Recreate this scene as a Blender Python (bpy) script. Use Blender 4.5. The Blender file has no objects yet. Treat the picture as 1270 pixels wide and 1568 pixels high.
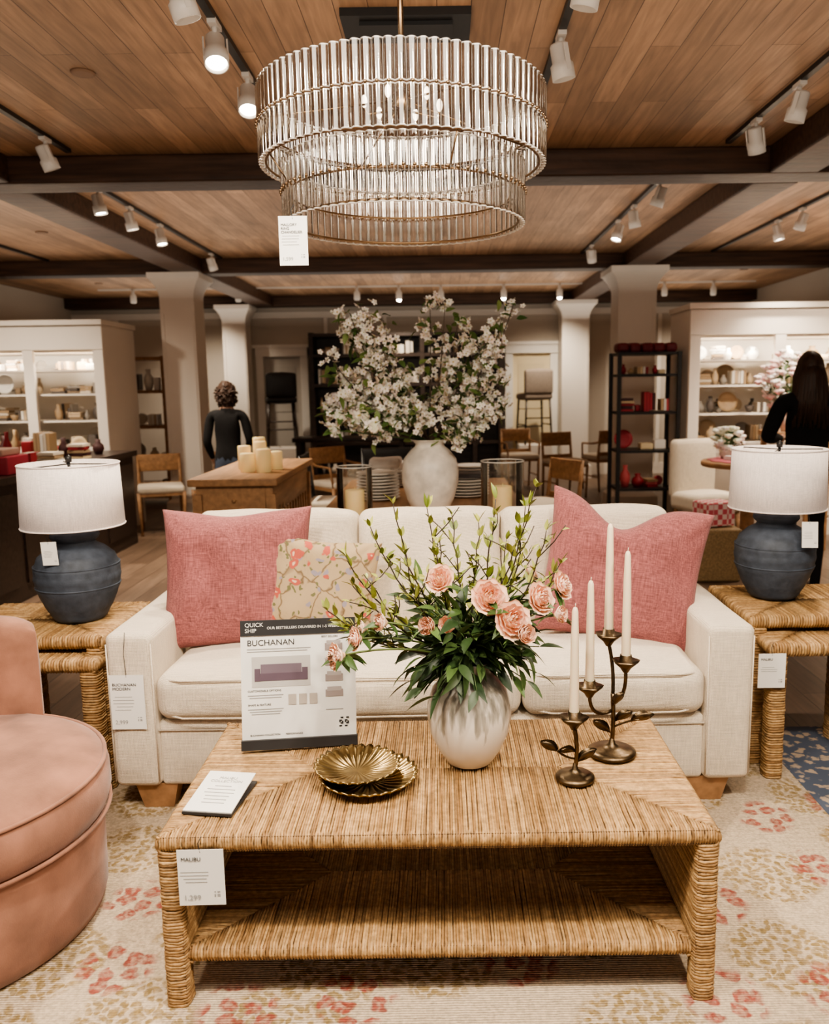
import bpy, math, random
from mathutils import Vector, Matrix, noise, Euler
R=random.Random(7)
pi=math.pi
C=bpy.context.scene.collection
def rad(a): return a*pi/180
# ---------------------------------------------------------------- materials
def mat(name, col=(.8,.8,.8), rough=.6, metal=0, attr=False, var=None, bump=None, emis=None, trans=0, ior=1.45, sheen=0, subs=0, coat=0, linen=None):
    m=bpy.data.materials.new(name); m.use_nodes=True
    nt=m.node_tree; N=nt.nodes; L=nt.links
    b=N['Principled BSDF']
    b.inputs['Base Color'].default_value=(*col,1); b.inputs['Roughness'].default_value=rough
    b.inputs['Metallic'].default_value=metal; b.inputs['IOR'].default_value=ior
    b.inputs['Transmission Weight'].default_value=trans
    b.inputs['Sheen Weight'].default_value=sheen
    b.inputs['Coat Weight'].default_value=coat
    if subs:
        b.inputs['Subsurface Weight'].default_value=subs; b.inputs['Subsurface Scale'].default_value=.02
    if emis:
        b.inputs['Emission Color'].default_value=(*emis[0],1); b.inputs['Emission Strength'].default_value=emis[1]
    tc=N.new('ShaderNodeTexCoord')
    src=None
    if attr:
        a=N.new('ShaderNodeVertexColor'); a.layer_name='Col'; src=a.outputs['Color']
        L.new(src,b.inputs['Base Color'])
    vars_=[]
    if var: vars_.append(var)
    if linen:   # two crossed thread directions
        s,am=linen; vars_+=[(1,am,(s*.06,s,s)),(1,am,(s,s,s*.06))]
    for var in vars_:
        mp=N.new('ShaderNodeMapping'); L.new(tc.outputs['Object'],mp.inputs[0])
        if len(var)>2: mp.inputs['Scale'].default_value=var[2]
        n=N.new('ShaderNodeTexNoise'); n.inputs['Scale'].default_value=var[0]; n.inputs['Detail'].default_value=4
        L.new(mp.outputs[0],n.inputs['Vector'])
        mr=N.new('ShaderNodeMapRange'); mr.inputs['From Min'].default_value=.3; mr.inputs['From Max'].default_value=.7
        mr.inputs['To Min'].default_value=1-var[1]; mr.inputs['To Max'].default_value=1+var[1]*.6
        L.new(n.outputs['Fac'],mr.inputs['Value'])
        mx=N.new('ShaderNodeMix'); mx.data_type='RGBA'; mx.blend_type='MULTIPLY'; mx.inputs[0].default_value=1
        if src: L.new(src,mx.inputs[6])
        else: mx.inputs[6].default_value=(*col,1)
        L.new(mr.outputs[0],mx.inputs[7]); L.new(mx.outputs[2],b.inputs['Base Color']); src=mx.outputs[2]
    if bump:
        kind,sc,st,di=bump
        bp=N.new('ShaderNodeBump'); bp.inputs['Strength'].default_value=st; bp.inputs['Distance'].default_value=di
        if kind=='noise':
            n=N.new('ShaderNodeTexNoise'); n.inputs['Scale'].default_value=sc; n.inputs['Detail'].default_value=4
            L.new(tc.outputs['Object'],n.inputs['Vector']); L.new(n.outputs['Fac'],bp.inputs['Height'])
        elif kind=='weave':
            ws=[]
            for ax in ('X','Z','Y'):
                w=N.new('ShaderNodeTexWave'); w.bands_direction=ax; w.inputs['Scale'].default_value=sc
                w.inputs['Distortion'].default_value=1.2; w.inputs['Detail'].default_value=2; w.inputs['Detail Scale'].default_value=3
                L.new(tc.outputs['Object'],w.inputs['Vector']); ws.append(w)
            a1=N.new('ShaderNodeMath'); a1.operation='ADD'; L.new(ws[0].outputs['Fac'],a1.inputs[0]); L.new(ws[1].outputs['Fac'],a1.inputs[1])
            a2=N.new('ShaderNodeMath'); a2.operation='ADD'; L.new(a1.outputs[0],a2.inputs[0]); L.new(ws[2].outputs['Fac'],a2.inputs[1])
            L.new(a2.outputs[0],bp.inputs['Height'])
        L.new(bp.outputs[0],b.inputs['Normal'])
    return m
def thin_glass(name,tint=(.93,.92,.90),edge=(.45,.42,.38),k=.45):
    m=bpy.data.materials.new(name); m.use_nodes=True; nt=m.node_tree; N=nt.nodes; L=nt.links
    N.remove(N['Principled BSDF']); out=[n for n in N if n.type=='OUTPUT_MATERIAL'][0]
    lw=N.new('ShaderNodeLayerWeight'); lw.inputs['Blend'].default_value=k
    mx=N.new('ShaderNodeMix'); mx.data_type='RGBA'; L.new(lw.outputs['Facing'],mx.inputs[0]); mx.inputs[6].default_value=(*tint,1); mx.inputs[7].default_value=(*edge,1)
    t=N.new('ShaderNodeBsdfTransparent'); L.new(mx.outputs[2],t.inputs['Color'])
    g=N.new('ShaderNodeBsdfGlossy'); g.inputs['Roughness'].default_value=.06; g.inputs['Color'].default_value=(1,.98,.95,1)
    fr=N.new('ShaderNodeFresnel'); fr.inputs['IOR'].default_value=1.5
    ad=N.new('ShaderNodeMath'); ad.operation='MULTIPLY_ADD'; L.new(fr.outputs[0],ad.inputs[0]); ad.inputs[1].default_value=1.4; ad.inputs[2].default_value=.05; ad.use_clamp=True
    ms=N.new('ShaderNodeMixShader'); L.new(ad.outputs[0],ms.inputs[0]); L.new(t.outputs[0],ms.inputs[1]); L.new(g.outputs[0],ms.inputs[2]); L.new(ms.outputs[0],out.inputs['Surface'])
    return m
def planks(name, c1,c2,cm, length,width,along_y=True, rough=.5, mortar=.004, bumpst=.3):
    m=bpy.data.materials.new(name); m.use_nodes=True; nt=m.node_tree; N=nt.nodes; L=nt.links; b=N['Principled BSDF']
    tc=N.new('ShaderNodeTexCoord'); mp=N.new('ShaderNodeMapping'); L.new(tc.outputs['Object'],mp.inputs[0])
    if along_y: mp.inputs['Rotation'].default_value=(0,0,pi/2)
    br=N.new('ShaderNodeTexBrick'); L.new(mp.outputs[0],br.inputs['Vector'])
    br.inputs['Scale'].default_value=1; br.inputs['Brick Width'].default_value=length; br.inputs['Row Height'].default_value=width
    br.inputs['Mortar Size'].default_value=mortar; br.inputs['Mortar Smooth'].default_value=.3; br.inputs['Bias'].default_value=0
    br.inputs['Color1'].default_value=(*c1,1); br.inputs['Color2'].default_value=(*c2,1); br.inputs['Mortar'].default_value=(*cm,1)
    br.offset=.37; br.offset_frequency=2
    mp2=N.new('ShaderNodeMapping'); L.new(mp.outputs[0],mp2.inputs[0]); mp2.inputs['Scale'].default_value=(1.2,14,1)
    n=N.new('ShaderNodeTexNoise'); n.inputs['Scale'].default_value=2.5; n.inputs['Detail'].default_value=7; n.inputs['Distortion'].default_value=.6; L.new(mp2.outputs[0],n.inputs['Vector'])
    mr=N.new('ShaderNodeMapRange'); L.new(n.outputs['Fac'],mr.inputs['Value']); mr.inputs['From Min'].default_value=.3; mr.inputs['From Max'].default_value=.7; mr.inputs['To Min'].default_value=.74; mr.inputs['To Max'].default_value=1.2
    mx=N.new('ShaderNodeMix'); mx.data_type='RGBA'; mx.blend_type='MULTIPLY'; mx.inputs[0].default_value=1
    L.new(br.outputs['Color'],mx.inputs[6]); L.new(mr.outputs[0],mx.inputs[7])
    n3=N.new('ShaderNodeTexNoise'); n3.inputs['Scale'].default_value=1.3; n3.inputs['Detail'].default_value=3; L.new(mp.outputs[0],n3.inputs['Vector'])
    mr3=N.new('ShaderNodeMapRange'); L.new(n3.outputs['Fac'],mr3.inputs['Value']); mr3.inputs['From Min'].default_value=.3; mr3.inputs['From Max'].default_value=.7; mr3.inputs['To Min'].default_value=.78; mr3.inputs['To Max'].default_value=1.18
    mx3=N.new('ShaderNodeMix'); mx3.data_type='RGBA'; mx3.blend_type='MULTIPLY'; mx3.inputs[0].default_value=1
    L.new(mx.outputs[2],mx3.inputs[6]); L.new(mr3.outputs[0],mx3.inputs[7])
    L.new(mx3.outputs[2],b.inputs['Base Color']); b.inputs['Roughness'].default_value=rough
    bp=N.new('ShaderNodeBump'); bp.inputs['Strength'].default_value=bumpst; bp.inputs['Distance'].default_value=.004
    inv=N.new('ShaderNodeMath'); inv.operation='SUBTRACT'; inv.inputs[0].default_value=1; L.new(br.outputs['Fac'],inv.inputs[1]); L.new(inv.outputs[0],bp.inputs['Height'])
    L.new(bp.outputs[0],b.inputs['Normal'])
    return m
# ---------------------------------------------------------------- mesh builder
class MB:
    def __init__(s): s.v=[];s.f=[];s.c=[];s.m=[];s.s=[]
    def add(s,vs,fs,col=(1,1,1),mi=0,sm=True,M=None):
        o=len(s.v)
        if M is not None: vs=[M@Vector(p) for p in vs]
        s.v+= [tuple(p) for p in vs]
        if isinstance(col,list): s.c+=col
        else: s.c+=[col]*len(vs)
        for f in fs: s.f.append([i+o for i in f]); s.m.append(mi); s.s.append(sm)
    def tube(s,pts,r,n=6,col=(1,1,1),mi=0,closed=False,M=None,cap=True,flat=1.0):
        pts=[Vector(p) for p in pts]; k=len(pts)
        rs=r if isinstance(r,(list,tuple)) else [r]*k
        vs=[];up=None
        for i in range(k):
            if closed: t=pts[(i+1)%k]-pts[i-1]
            else: t=pts[min(i+1,k-1)]-pts[max(i-1,0)]
            if t.length<1e-9: t=Vector((0,0,1))
            t.normalize()
            if up is None:
                up=Vector((0,0,1)) if abs(t.z)<.9 else Vector((1,0,0))
            a=up-t*up.dot(t)
            if a.length<1e-6: a=t.orthogonal()
            a.normalize(); bb=t.cross(a); up=a
            for j in range(n):
                th=2*pi*j/n
                vs.append(pts[i]+a*(math.cos(th)*rs[i]*flat)+bb*(math.sin(th)*rs[i]))
        fs=[]
        for i in range(k if closed else k-1):
            i2=(i+1)%k
            for j in range(n):
                fs.append([i*n+j,i*n+(j+1)%n,i2*n+(j+1)%n,i2*n+j])
        if cap and not closed:
            fs.append(list(range(n))[::-1]); fs.append([(k-1)*n+j for j in range(n)])
        s.add(vs,fs,col,mi,True,M)
    def lathe(s,prof,n=32,c=(0,0,0),col=(1,1,1),mi=0,M=None,sc=None,sm=True):
        vs=[];fs=[]
        k=len(prof)
        for i,(r,z) in enumerate(prof):
            for j in range(n):
                th=2*pi*j/n; rr=r*(sc(th,i) if sc else 1)
                vs.append((c[0]+rr*math.cos(th),c[1]+rr*math.sin(th),c[2]+z))
        for i in range(k-1):
            for j in range(n): fs.append([i*n+j,i*n+(j+1)%n,(i+1)*n+(j+1)%n,(i+1)*n+j])
        if prof[0][0]>1e-5: fs.append(list(range(n))[::-1])
        if prof[-1][0]>1e-5: fs.append([(k-1)*n+j for j in range(n)])
        s.add(vs,fs,col,mi,sm,M)
    def box(s,c,d,rz=0,col=(1,1,1),mi=0,M=None):
        x,y,z=d[0]/2,d[1]/2,d[2]/2
        vs=[Vector((a*x,b*y,e*z)) for a in(-1,1) for b in(-1,1) for e in(-1,1)]
        rm=Matrix.Rotation(rz,3,'Z'); vs=[rm@p+Vector(c) for p in vs]
        fs=[[0,1,3,2],[4,6,7,5],[0,4,5,1],[2,3,7,6],[0,2,6,4],[1,5,7,3]]
        s.add(vs,fs,col,mi,False,M)
    def rbox(s,c,d,r,seg=3,n=8,bulge=(0,0,0),nz=0,nsc=6,col=(1,1,1),mi=0,M=None):
        h=[d[0]/2,d[1]/2,d[2]/2]; r=min(r,min(h)*.999)
        def smp(hh):
            core=hh-r
            a=[-(core+r*math.tan(k*pi/4/seg)) for k in range(seg,0,-1)]
            q=[-core+2*core*i/n for i in range(n+1)]
            return a+q+[-t for t in a[::-1]]
        S=[smp(x) for x in h]
        vs=[];idx={};fs=[]
        def put(p):
            key=(round(p[0],6),round(p[1],6),round(p[2],6))
            if key in idx: return idx[key]
            core=Vector([max(-(h[i]-r),min(h[i]-r,p[i])) for i in range(3)])
            o=Vector(p)-core
            if o.length>1e-9: o=o.normalized()*r
            q=core+o; u=[q[i]/h[i] for i in range(3)]
            w=[max(0,1-t*t) for t in u]
            q=q+Vector((u[0]*bulge[0]*w[1]*w[2],u[1]*bulge[1]*w[0]*w[2],u[2]*bulge[2]*w[0]*w[1]))
            if nz:
                nn=noise.noise_vector((q+Vector(c)*3.1)*nsc); q=q+nn*nz
            vs.append(q+Vector(c)); idx[key]=len(vs)-1; return idx[key]
        for ax in range(3):
            a,b=(ax+1)%3,(ax+2)%3
            for sg in (-1,1):
                A,B=S[a],S[b]
                g=[]
                for i in range(len(A)):
                    row=[]
                    for j in range(len(B)):
                        p=[0,0,0];p[ax]=sg*h[ax];p[a]=A[i];p[b]=B[j]; row.append(put(p))
                    g.append(row)
                for i in range(len(A)-1):
                    for j in range(len(B)-1):
                        f=[g[i][j],g[i+1][j],g[i+1][j+1],g[i][j+1]]
                        if len(set(f))<3: continue
                        fs.append(f if sg>0 else f[::-1])
        s.add(vs,fs,col,mi,True,M)
    def ball(s,c,r,n=10,col=(1,1,1),mi=0,sq=(1,1,1),M=None):
        vs=[];fs=[]
        for i in range(n+1):
            ph=pi*i/n
            for j in range(n*2):
                th=pi*j/n
                vs.append((c[0]+r*sq[0]*math.sin(ph)*math.cos(th),c[1]+r*sq[1]*math.sin(ph)*math.sin(th),c[2]+r*sq[2]*math.cos(ph)))
        m=n*2
        for i in range(n):
            for j in range(m): fs.append([i*m+j,(i+1)*m+j,(i+1)*m+(j+1)%m,i*m+(j+1)%m])
        s.add(vs,fs,col,mi,True,M)
    def obj(s,name,mats,parent=None,loc=(0,0,0),rot=(0,0,0)):
        me=bpy.data.meshes.new(name); me.from_pydata(s.v,[],s.f)
        if not isinstance(mats,(list,tuple)): mats=[mats]
        for m in mats: me.materials.append(m)
        me.polygons.foreach_set('material_index',s.m); me.polygons.foreach_set('use_smooth',s.s)
        ca=me.color_attributes.new('Col','FLOAT_COLOR','POINT')
        flat=[]
        for c in s.c: flat+= [c[0],c[1],c[2],1]
        ca.data.foreach_set('color',flat); me.update()
        o=bpy.data.objects.new(name,me); C.objects.link(o); o.location=loc; o.rotation_euler=rot
        if parent: o.parent=parent
        return o
def group(name,loc=(0,0,0),rot=(0,0,0)):
    e=bpy.data.objects.new(name,None); e.empty_display_size=.1; C.objects.link(e); e.location=loc; e.rotation_euler=rot; return e
def text(parent,s,x,z,size,m,y=-.002,name='label_text',align='LEFT',rot=(pi/2,0,0)):
    cu=bpy.data.curves.new(name,'FONT'); cu.body=s; cu.size=size; cu.align_x=align; cu.extrude=.0002
    o=bpy.data.objects.new(name,cu); C.objects.link(o); cu.materials.append(m); o.parent=parent; o.location=(x,y,z); o.rotation_euler=rot; return o
def lerp(a,b,t): return tuple(a[i]+(b[i]-a[i])*t for i in range(3))
def bez(a,b,c,n=8):
    a,b,c=Vector(a),Vector(b),Vector(c)
    return [a*(1-t)**2+b*2*t*(1-t)+c*t*t for t in [i/n for i in range(n+1)]]
# ---------------------------------------------------------------- material library
M_ceil=planks('ceiling_wood',(.45,.275,.165),(.28,.165,.095),(.10,.055,.032),1.9,.13,True,.5,.002)
M_floor=planks('floor_wood',(.20,.135,.095),(.12,.078,.054),(.04,.025,.017),1.6,.17,True,.38,.003)
M_beam=mat('beam_dark_wood',(.075,.038,.022),.5,var=(2.5,.5,(.8,12,12)),bump=('noise',18,.3,.01))
M_wall=mat('wall_cream_paint',(.56,.50,.43),.7,var=(.7,.06),bump=('noise',60,.05,.002))
M_trimw=mat('trim_white_paint',(.78,.72,.65),.45,var=(2,.03))
M_dark=mat('dark_espresso_wood',(.04,.026,.02),.35,var=(4,.4,(1,8,8)))
M_black=mat('black_metal',(.015,.014,.014),.4,var=(5,.1))
M_sofa=mat('sofa_linen',(.75,.655,.53),.9,bump=('weave',75,.55,.002),sheen=.15,linen=(300,.12))
M_pink=mat('pink_linen',(.335,.115,.115),.9,bump=('weave',100,.35,.002),sheen=.1,linen=(260,.36))
M_rush=mat('rush_weave',(.5,.33,.17),.62,attr=True,var=(70,.34),bump=('noise',170,.6,.003))
M_salmon=mat('salmon_velvet',(.315,.152,.10),.9,var=(9,.34),bump=('noise',240,.35,.002),sheen=.25)
M_wood=mat('oak_wood',(.36,.20,.10),.5,var=(3,.3,(8,1,8)))
M_vc=mat('painted_goods',(.8,.8,.8),.55,attr=True,var=(6,.06))
M_cer=mat('ceramic_cream',(.78,.72,.64),.35,var=(14,.22),bump=('noise',22,.3,.006))
M_blue=mat('blue_ceramic',(.055,.068,.092),.62,var=(30,.3),bump=('noise',70,.3,.004))
M_shade=mat('lamp_shade_linen',(.78,.70,.65),.9,bump=('weave',90,.25,.001),emis=((1,.86,.76),.12),linen=(300,.12))
M_paper=mat('white_card',(.80,.79,.76),.5,var=(3,.02))
M_ink=mat('black_ink',(.03,.03,.032),.5,var=(3,.02))
M_grey=mat('grey_ink',(.35,.35,.35),.6,var=(3,.02))
M_bronze=mat('aged_bronze',(.13,.092,.055),.38,1,var=(40,.5),bump=('noise',60,.3,.003))
M_brass=mat('antique_brass',(.36,.26,.12),.3,1,var=(25,.4),bump=('noise',50,.15,.002))
M_gold=mat('chandelier_brass',(.33,.22,.13),.28,1,var=(25,.15))
M_rods=thin_glass('glass_rod_material',(.93,.91,.88),(.13,.105,.085),.5)
M_glass=thin_glass('clear_thin_glass',(.97,.96,.95),(.6,.58,.55),.35)
M_candle=mat('ivory_wax',(.76,.64,.47),.45,subs=.25,var=(5,.03))
M_wax=mat('yellow_wax',(.86,.66,.33),.5,subs=.3,emis=((1,.7,.3),.15),var=(5,.04))
M_leaf=mat('leaf_green',(.1,.2,.05),.45,attr=True,var=(30,.2))
M_petal=mat('flower_petals',(.9,.8,.75),.7,attr=True,subs=.15)
M_lit=mat('lamp_glow',(1,.95,.85),.5,emis=((1,.9,.75),28),var=(3,.01))
M_track=mat('track_light_white',(.66,.62,.57),.4,var=(3,.04))
M_skin=mat('skin',(.55,.33,.23),.55,subs=.1,var=(20,.06))
M_hair=mat('brown_hair',(.05,.026,.016),.5,var=(60,.4,(1,1,.1)))
M_blk=mat('black_knit',(.007,.0065,.007),.95,var=(40,.2),bump=('noise',90,.3,.003))
M_jean=mat('blue_denim',(.05,.065,.10),.85,var=(60,.2),bump=('noise',200,.2,.002))

# ---------------------------------------------------------------- room shell
XL,XR,YF,YB,ZC=-5.9,4.95,-1.6,13.6,2.9
def solid(name,c,d,m,parent=None):
    b=MB(); b.box(c,d); return b.obj(name,m,parent)
solid('floor',((XL+XR)/2,(YF+YB)/2,-.05),(XR-XL+.4,YB-YF+.4,.1),M_floor)
solid('ceiling',((XL+XR)/2,(YF+YB)/2,ZC+.05),(XR-XL+.4,YB-YF+.4,.1),M_ceil)
solid('wall_left',(XL-.1,(YF+YB)/2,ZC/2),(.2,YB-YF,ZC),M_wall)
solid('wall_right',(XR+.1,(YF+YB)/2,ZC/2),(.2,YB-YF,ZC),M_wall)
solid('wall_back',((XL+XR)/2,YB+.1,ZC/2),(XR-XL+.4,.2,ZC),M_wall)
solid('baseboard_back',((XL+XR)/2,YB-.015,.09),(XR-XL,.03,.18),M_trimw)
solid('baseboard_left',(XL+.015,(YF+YB)/2,.09),(.03,YB-YF,.18),M_trimw)
solid('baseboard_right',(XR-.015,(YF+YB)/2,.09),(.03,YB-YF,.18),M_trimw)
b=MB()
for x in [-5.2,-4.4,-1.85,-.9,.3,2.75,3.5,4.3]:
    b.box((x,YB-.02,1.35),(.06,.03,2.5))
b.box(((XL+XR)/2,YB-.025,2.62),(XR-XL,.05,.1))
b.obj('trim_1',M_trimw)
BZ=2.74
def beam(name,x0,x1,y0,y1):
    b=MB(); b.rbox(((x0+x1)/2,(y0+y1)/2,(BZ+ZC)/2),(x1-x0,y1-y0,ZC-BZ+.0),.012,2,6,nz=.004,nsc=3); return b.obj(name,M_beam)
for y0 in (-.9,5.33,9.47,13.33):
    beam('ceiling_beam',XL,XR,y0,y0+.27)
for xc in (-2.78,2.17):
    for (a,c_) in ((-.63,5.33),(5.6,9.47),(9.74,13.33)):
        beam('ceiling_beam',xc-.15,xc+.15,a,c_)
def column(name,x,y,w,top=BZ):
    b=MB()
    def sq(z0,w0,z1,w1):
        vs=[(x+sx*ww/2,y+sy*ww/2,z) for z,ww in((z0,w0),(z1,w1)) for sx,sy in((-1,-1),(1,-1),(1,1),(-1,1))]
        fs=[[0,1,5,4],[1,2,6,5],[2,3,7,6],[3,0,4,7],[3,2,1,0],[4,5,6,7]]
        b.add(vs,fs,sm=False)
    sq(0,w*1.25,.2,w*1.25); sq(.2,w*1.25,.24,w); sq(.24,w,top-.26,w)
    for i in range(5):
        t=i/5; t2=(i+1)/5
        sq(top-.26+.2*t,w*(1+.45*t**2),top-.26+.2*t2,w*(1+.45*t2**2))
    sq(top-.06,w*1.5,top,w*1.5)
    for sx in (-1,1):
        b.box((x+sx*w*.42,y-w/2-.004,1.3),(w*.06,.012,2.0)); 
    b.obj(name,M_trimw)
column('column',-2.92,9.6,.38); column('column',2.17,9.6,.42)
column('column',-3.2,13.25,.36); column('column',2.07,13.25,.42)
M_frame=mat('door_frame_white',(.86,.82,.76),.4,var=(2,.03))
def doorway(name,x0,x1,colr,h=2.1):
    g=group(name,((x0+x1)/2,YB,0)); w=x1-x0
    b=MB()
    b.box((-w/2-.0+.06,-.05,h/2),(.12,.1,h)); b.box((w/2-.06,-.05,h/2),(.12,.1,h)); b.box((0,-.06,h-.06),(w,.12,.14)); b.box((0,-.07,h+.03),(w+.1,.14,.05))
    b.obj('frame',M_frame,g)
    b=MB(); b.box((0,-.03,h/2-.05),(w-.24,.02,h-.1)); b.obj('door_panel',mat('door_panel_tone',colr,.3,var=(1.5,.15)),g)
    b=MB()
    for zz in (.55,1.45): b.box((0,-.045,zz),(w-.42,.012,.72))
    b.obj('raised_panels',mat('door_raised_panel',tuple(c*.9 for c in colr),.35,var=(1.5,.1)),g)
doorway('door_1',-2.98,-2.15,(.50,.46,.41)); doorway('door_2',1.02,1.86,(.80,.68,.46))  # second door's yellow colour has warm light painted into its panels

# ---------------------------------------------------------------- rush weaving
def straw():
    t=R.random(); base=lerp((.31,.175,.072),(.53,.345,.165),t)
    if R.random()<.07: base=lerp(base,(.16,.09,.04),.5)
    return base
def rush_slab(b,x0,x1,y0,y1,zt,zb,p,under=True):
    r=p*.56; hy=(y1-y0)/2; hx=(x1-x0)/2; rr=min((zt-zb)*.45,.018)
    n=int((x1-x0)/p)
    for i in range(n):
        x=x0+(i+.5)*(x1-x0)/n
        dep=min(x-x0,x1-x,hy)
        for sg,ye in ((1,y0),(-1,y1)):
            j=lambda:R.uniform(-.0014,.0014)
            pts=[(x+j(),ye+sg*dep,zt-r+j())]
            for k in range(1,4):
                tt=dep*(1-k/3)+rr*(k/3)
                if dep>rr: pts.append((x+j(),ye+sg*tt,zt-r*.8+j()))
            for a in (30,60,90):
                pts.append((x+j(),ye+sg*(rr-rr*math.sin(rad(a))),zt-rr+rr*math.cos(rad(a))-r*.6))
            pts.append((x,ye,zb+rr)); pts.append((x,ye+sg*rr*.5,zb+.2*rr)); pts.append((x,ye+sg*max(dep*.6,rr),zb+r*.5))
            b.tube(pts,r*R.uniform(.85,1.12),5,straw())
    n=int((y1-y0)/p)
    for i in range(n):
        y=y0+(i+.5)*(y1-y0)/n
        dep=min(y-y0,y1-y)
        for sg,xe in ((1,x0),(-1,x1)):
            j=lambda:R.uniform(-.0014,.0014)
            pts=[(xe+sg*dep,y+j(),zt-r+j())]
            if dep>rr: pts+=[(xe+sg*(dep*(1-k/3)+rr*k/3),y+j(),zt-r*.8+j()) for k in (1,2,3)]
            for a in (30,60,90):
                pts.append((xe+sg*(rr-rr*math.sin(rad(a))),y+j(),zt-rr+rr*math.cos(rad(a))-r*.6))
            pts.append((xe,y,zb+rr)); pts.append((xe+sg*rr*.5,y,zb+.2*rr)); pts.append((xe+sg*max(dep*.6,rr),y,zb+r*.5))
            b.tube(pts,r*R.uniform(.85,1.12),5,straw())
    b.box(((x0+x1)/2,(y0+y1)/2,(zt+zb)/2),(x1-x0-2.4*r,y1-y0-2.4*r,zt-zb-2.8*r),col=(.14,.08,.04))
def rush_wrap(b,cx,cy,wx,wy,z0,z1,p,rc=.014):
    n=int((z1-z0)/p)
    for i in range(n):
        z=z0+(i+.5)*(z1-z0)/n
        pts=[]
        for (sx,sy,a0) in ((1,1,0),(-1,1,90),(-1,-1,180),(1,-1,270)):
            for a in (0,45,90):
                th=rad(a0+a)
                pts.append((cx+sx*(wx/2-rc)+rc*math.cos(th)+R.uniform(-.0012,.0012),cy+sy*(wy/2-rc)+rc*math.sin(th)+R.uniform(-.0012,.0012),z+R.uniform(-.0015,.0015)))
        b.tube(pts,p*.56*R.uniform(.85,1.2),5,straw(),closed=True)
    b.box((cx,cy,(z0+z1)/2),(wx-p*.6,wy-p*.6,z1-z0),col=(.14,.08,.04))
b=MB()
CX0,CX1,CY0,CY1=-.685,.637,1.80,2.47
rush_slab(b,CX0,CX1,CY0,CY1,.45,.405,.0062)
rush_slab(b,CX0+.045,CX1-.045,CY0+.02,CY1-.02,.148,.108,.0072)
for xx in (CX0+.026,CX1-.026):
    rush_wrap(b,xx,(CY0+CY1)/2,.05,CY1-CY0-.006,.10,.41,.0078)
    for yy in (CY0+.03,CY1-.03): rush_wrap(b,xx,yy,.05,.055,.0045,.10,.0078)
TABLE=b.obj('woven_coffee_table',M_rush)
def nest(name,cx,cy,w,d,h,p=.010):
    b=MB(); rush_slab(b,cx-w/2,cx+w/2,cy-d/2,cy+d/2,h,h-.05,p)
    for sx in(-1,1):
        for sy in (-1,1): rush_wrap(b,cx+sx*(w/2-.035),cy+sy*(d/2-.035),.06,.06,0.0045,h-.05,.010)
        b.box((cx+sx*(w/2-.035),cy,.12),(.03,d-.1,.03),col=(.3,.18,.09))
    b.obj(name,M_rush)
nest('woven_side_table',-1.555,3.16,.62,.50,.60)
nest('woven_nesting_table',-1.47,3.05,.44,.40,.53)
nest('woven_side_table',1.49,3.30,.66,.50,.60)
nest('woven_nesting_table',1.42,3.12,.46,.40,.53)

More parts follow.
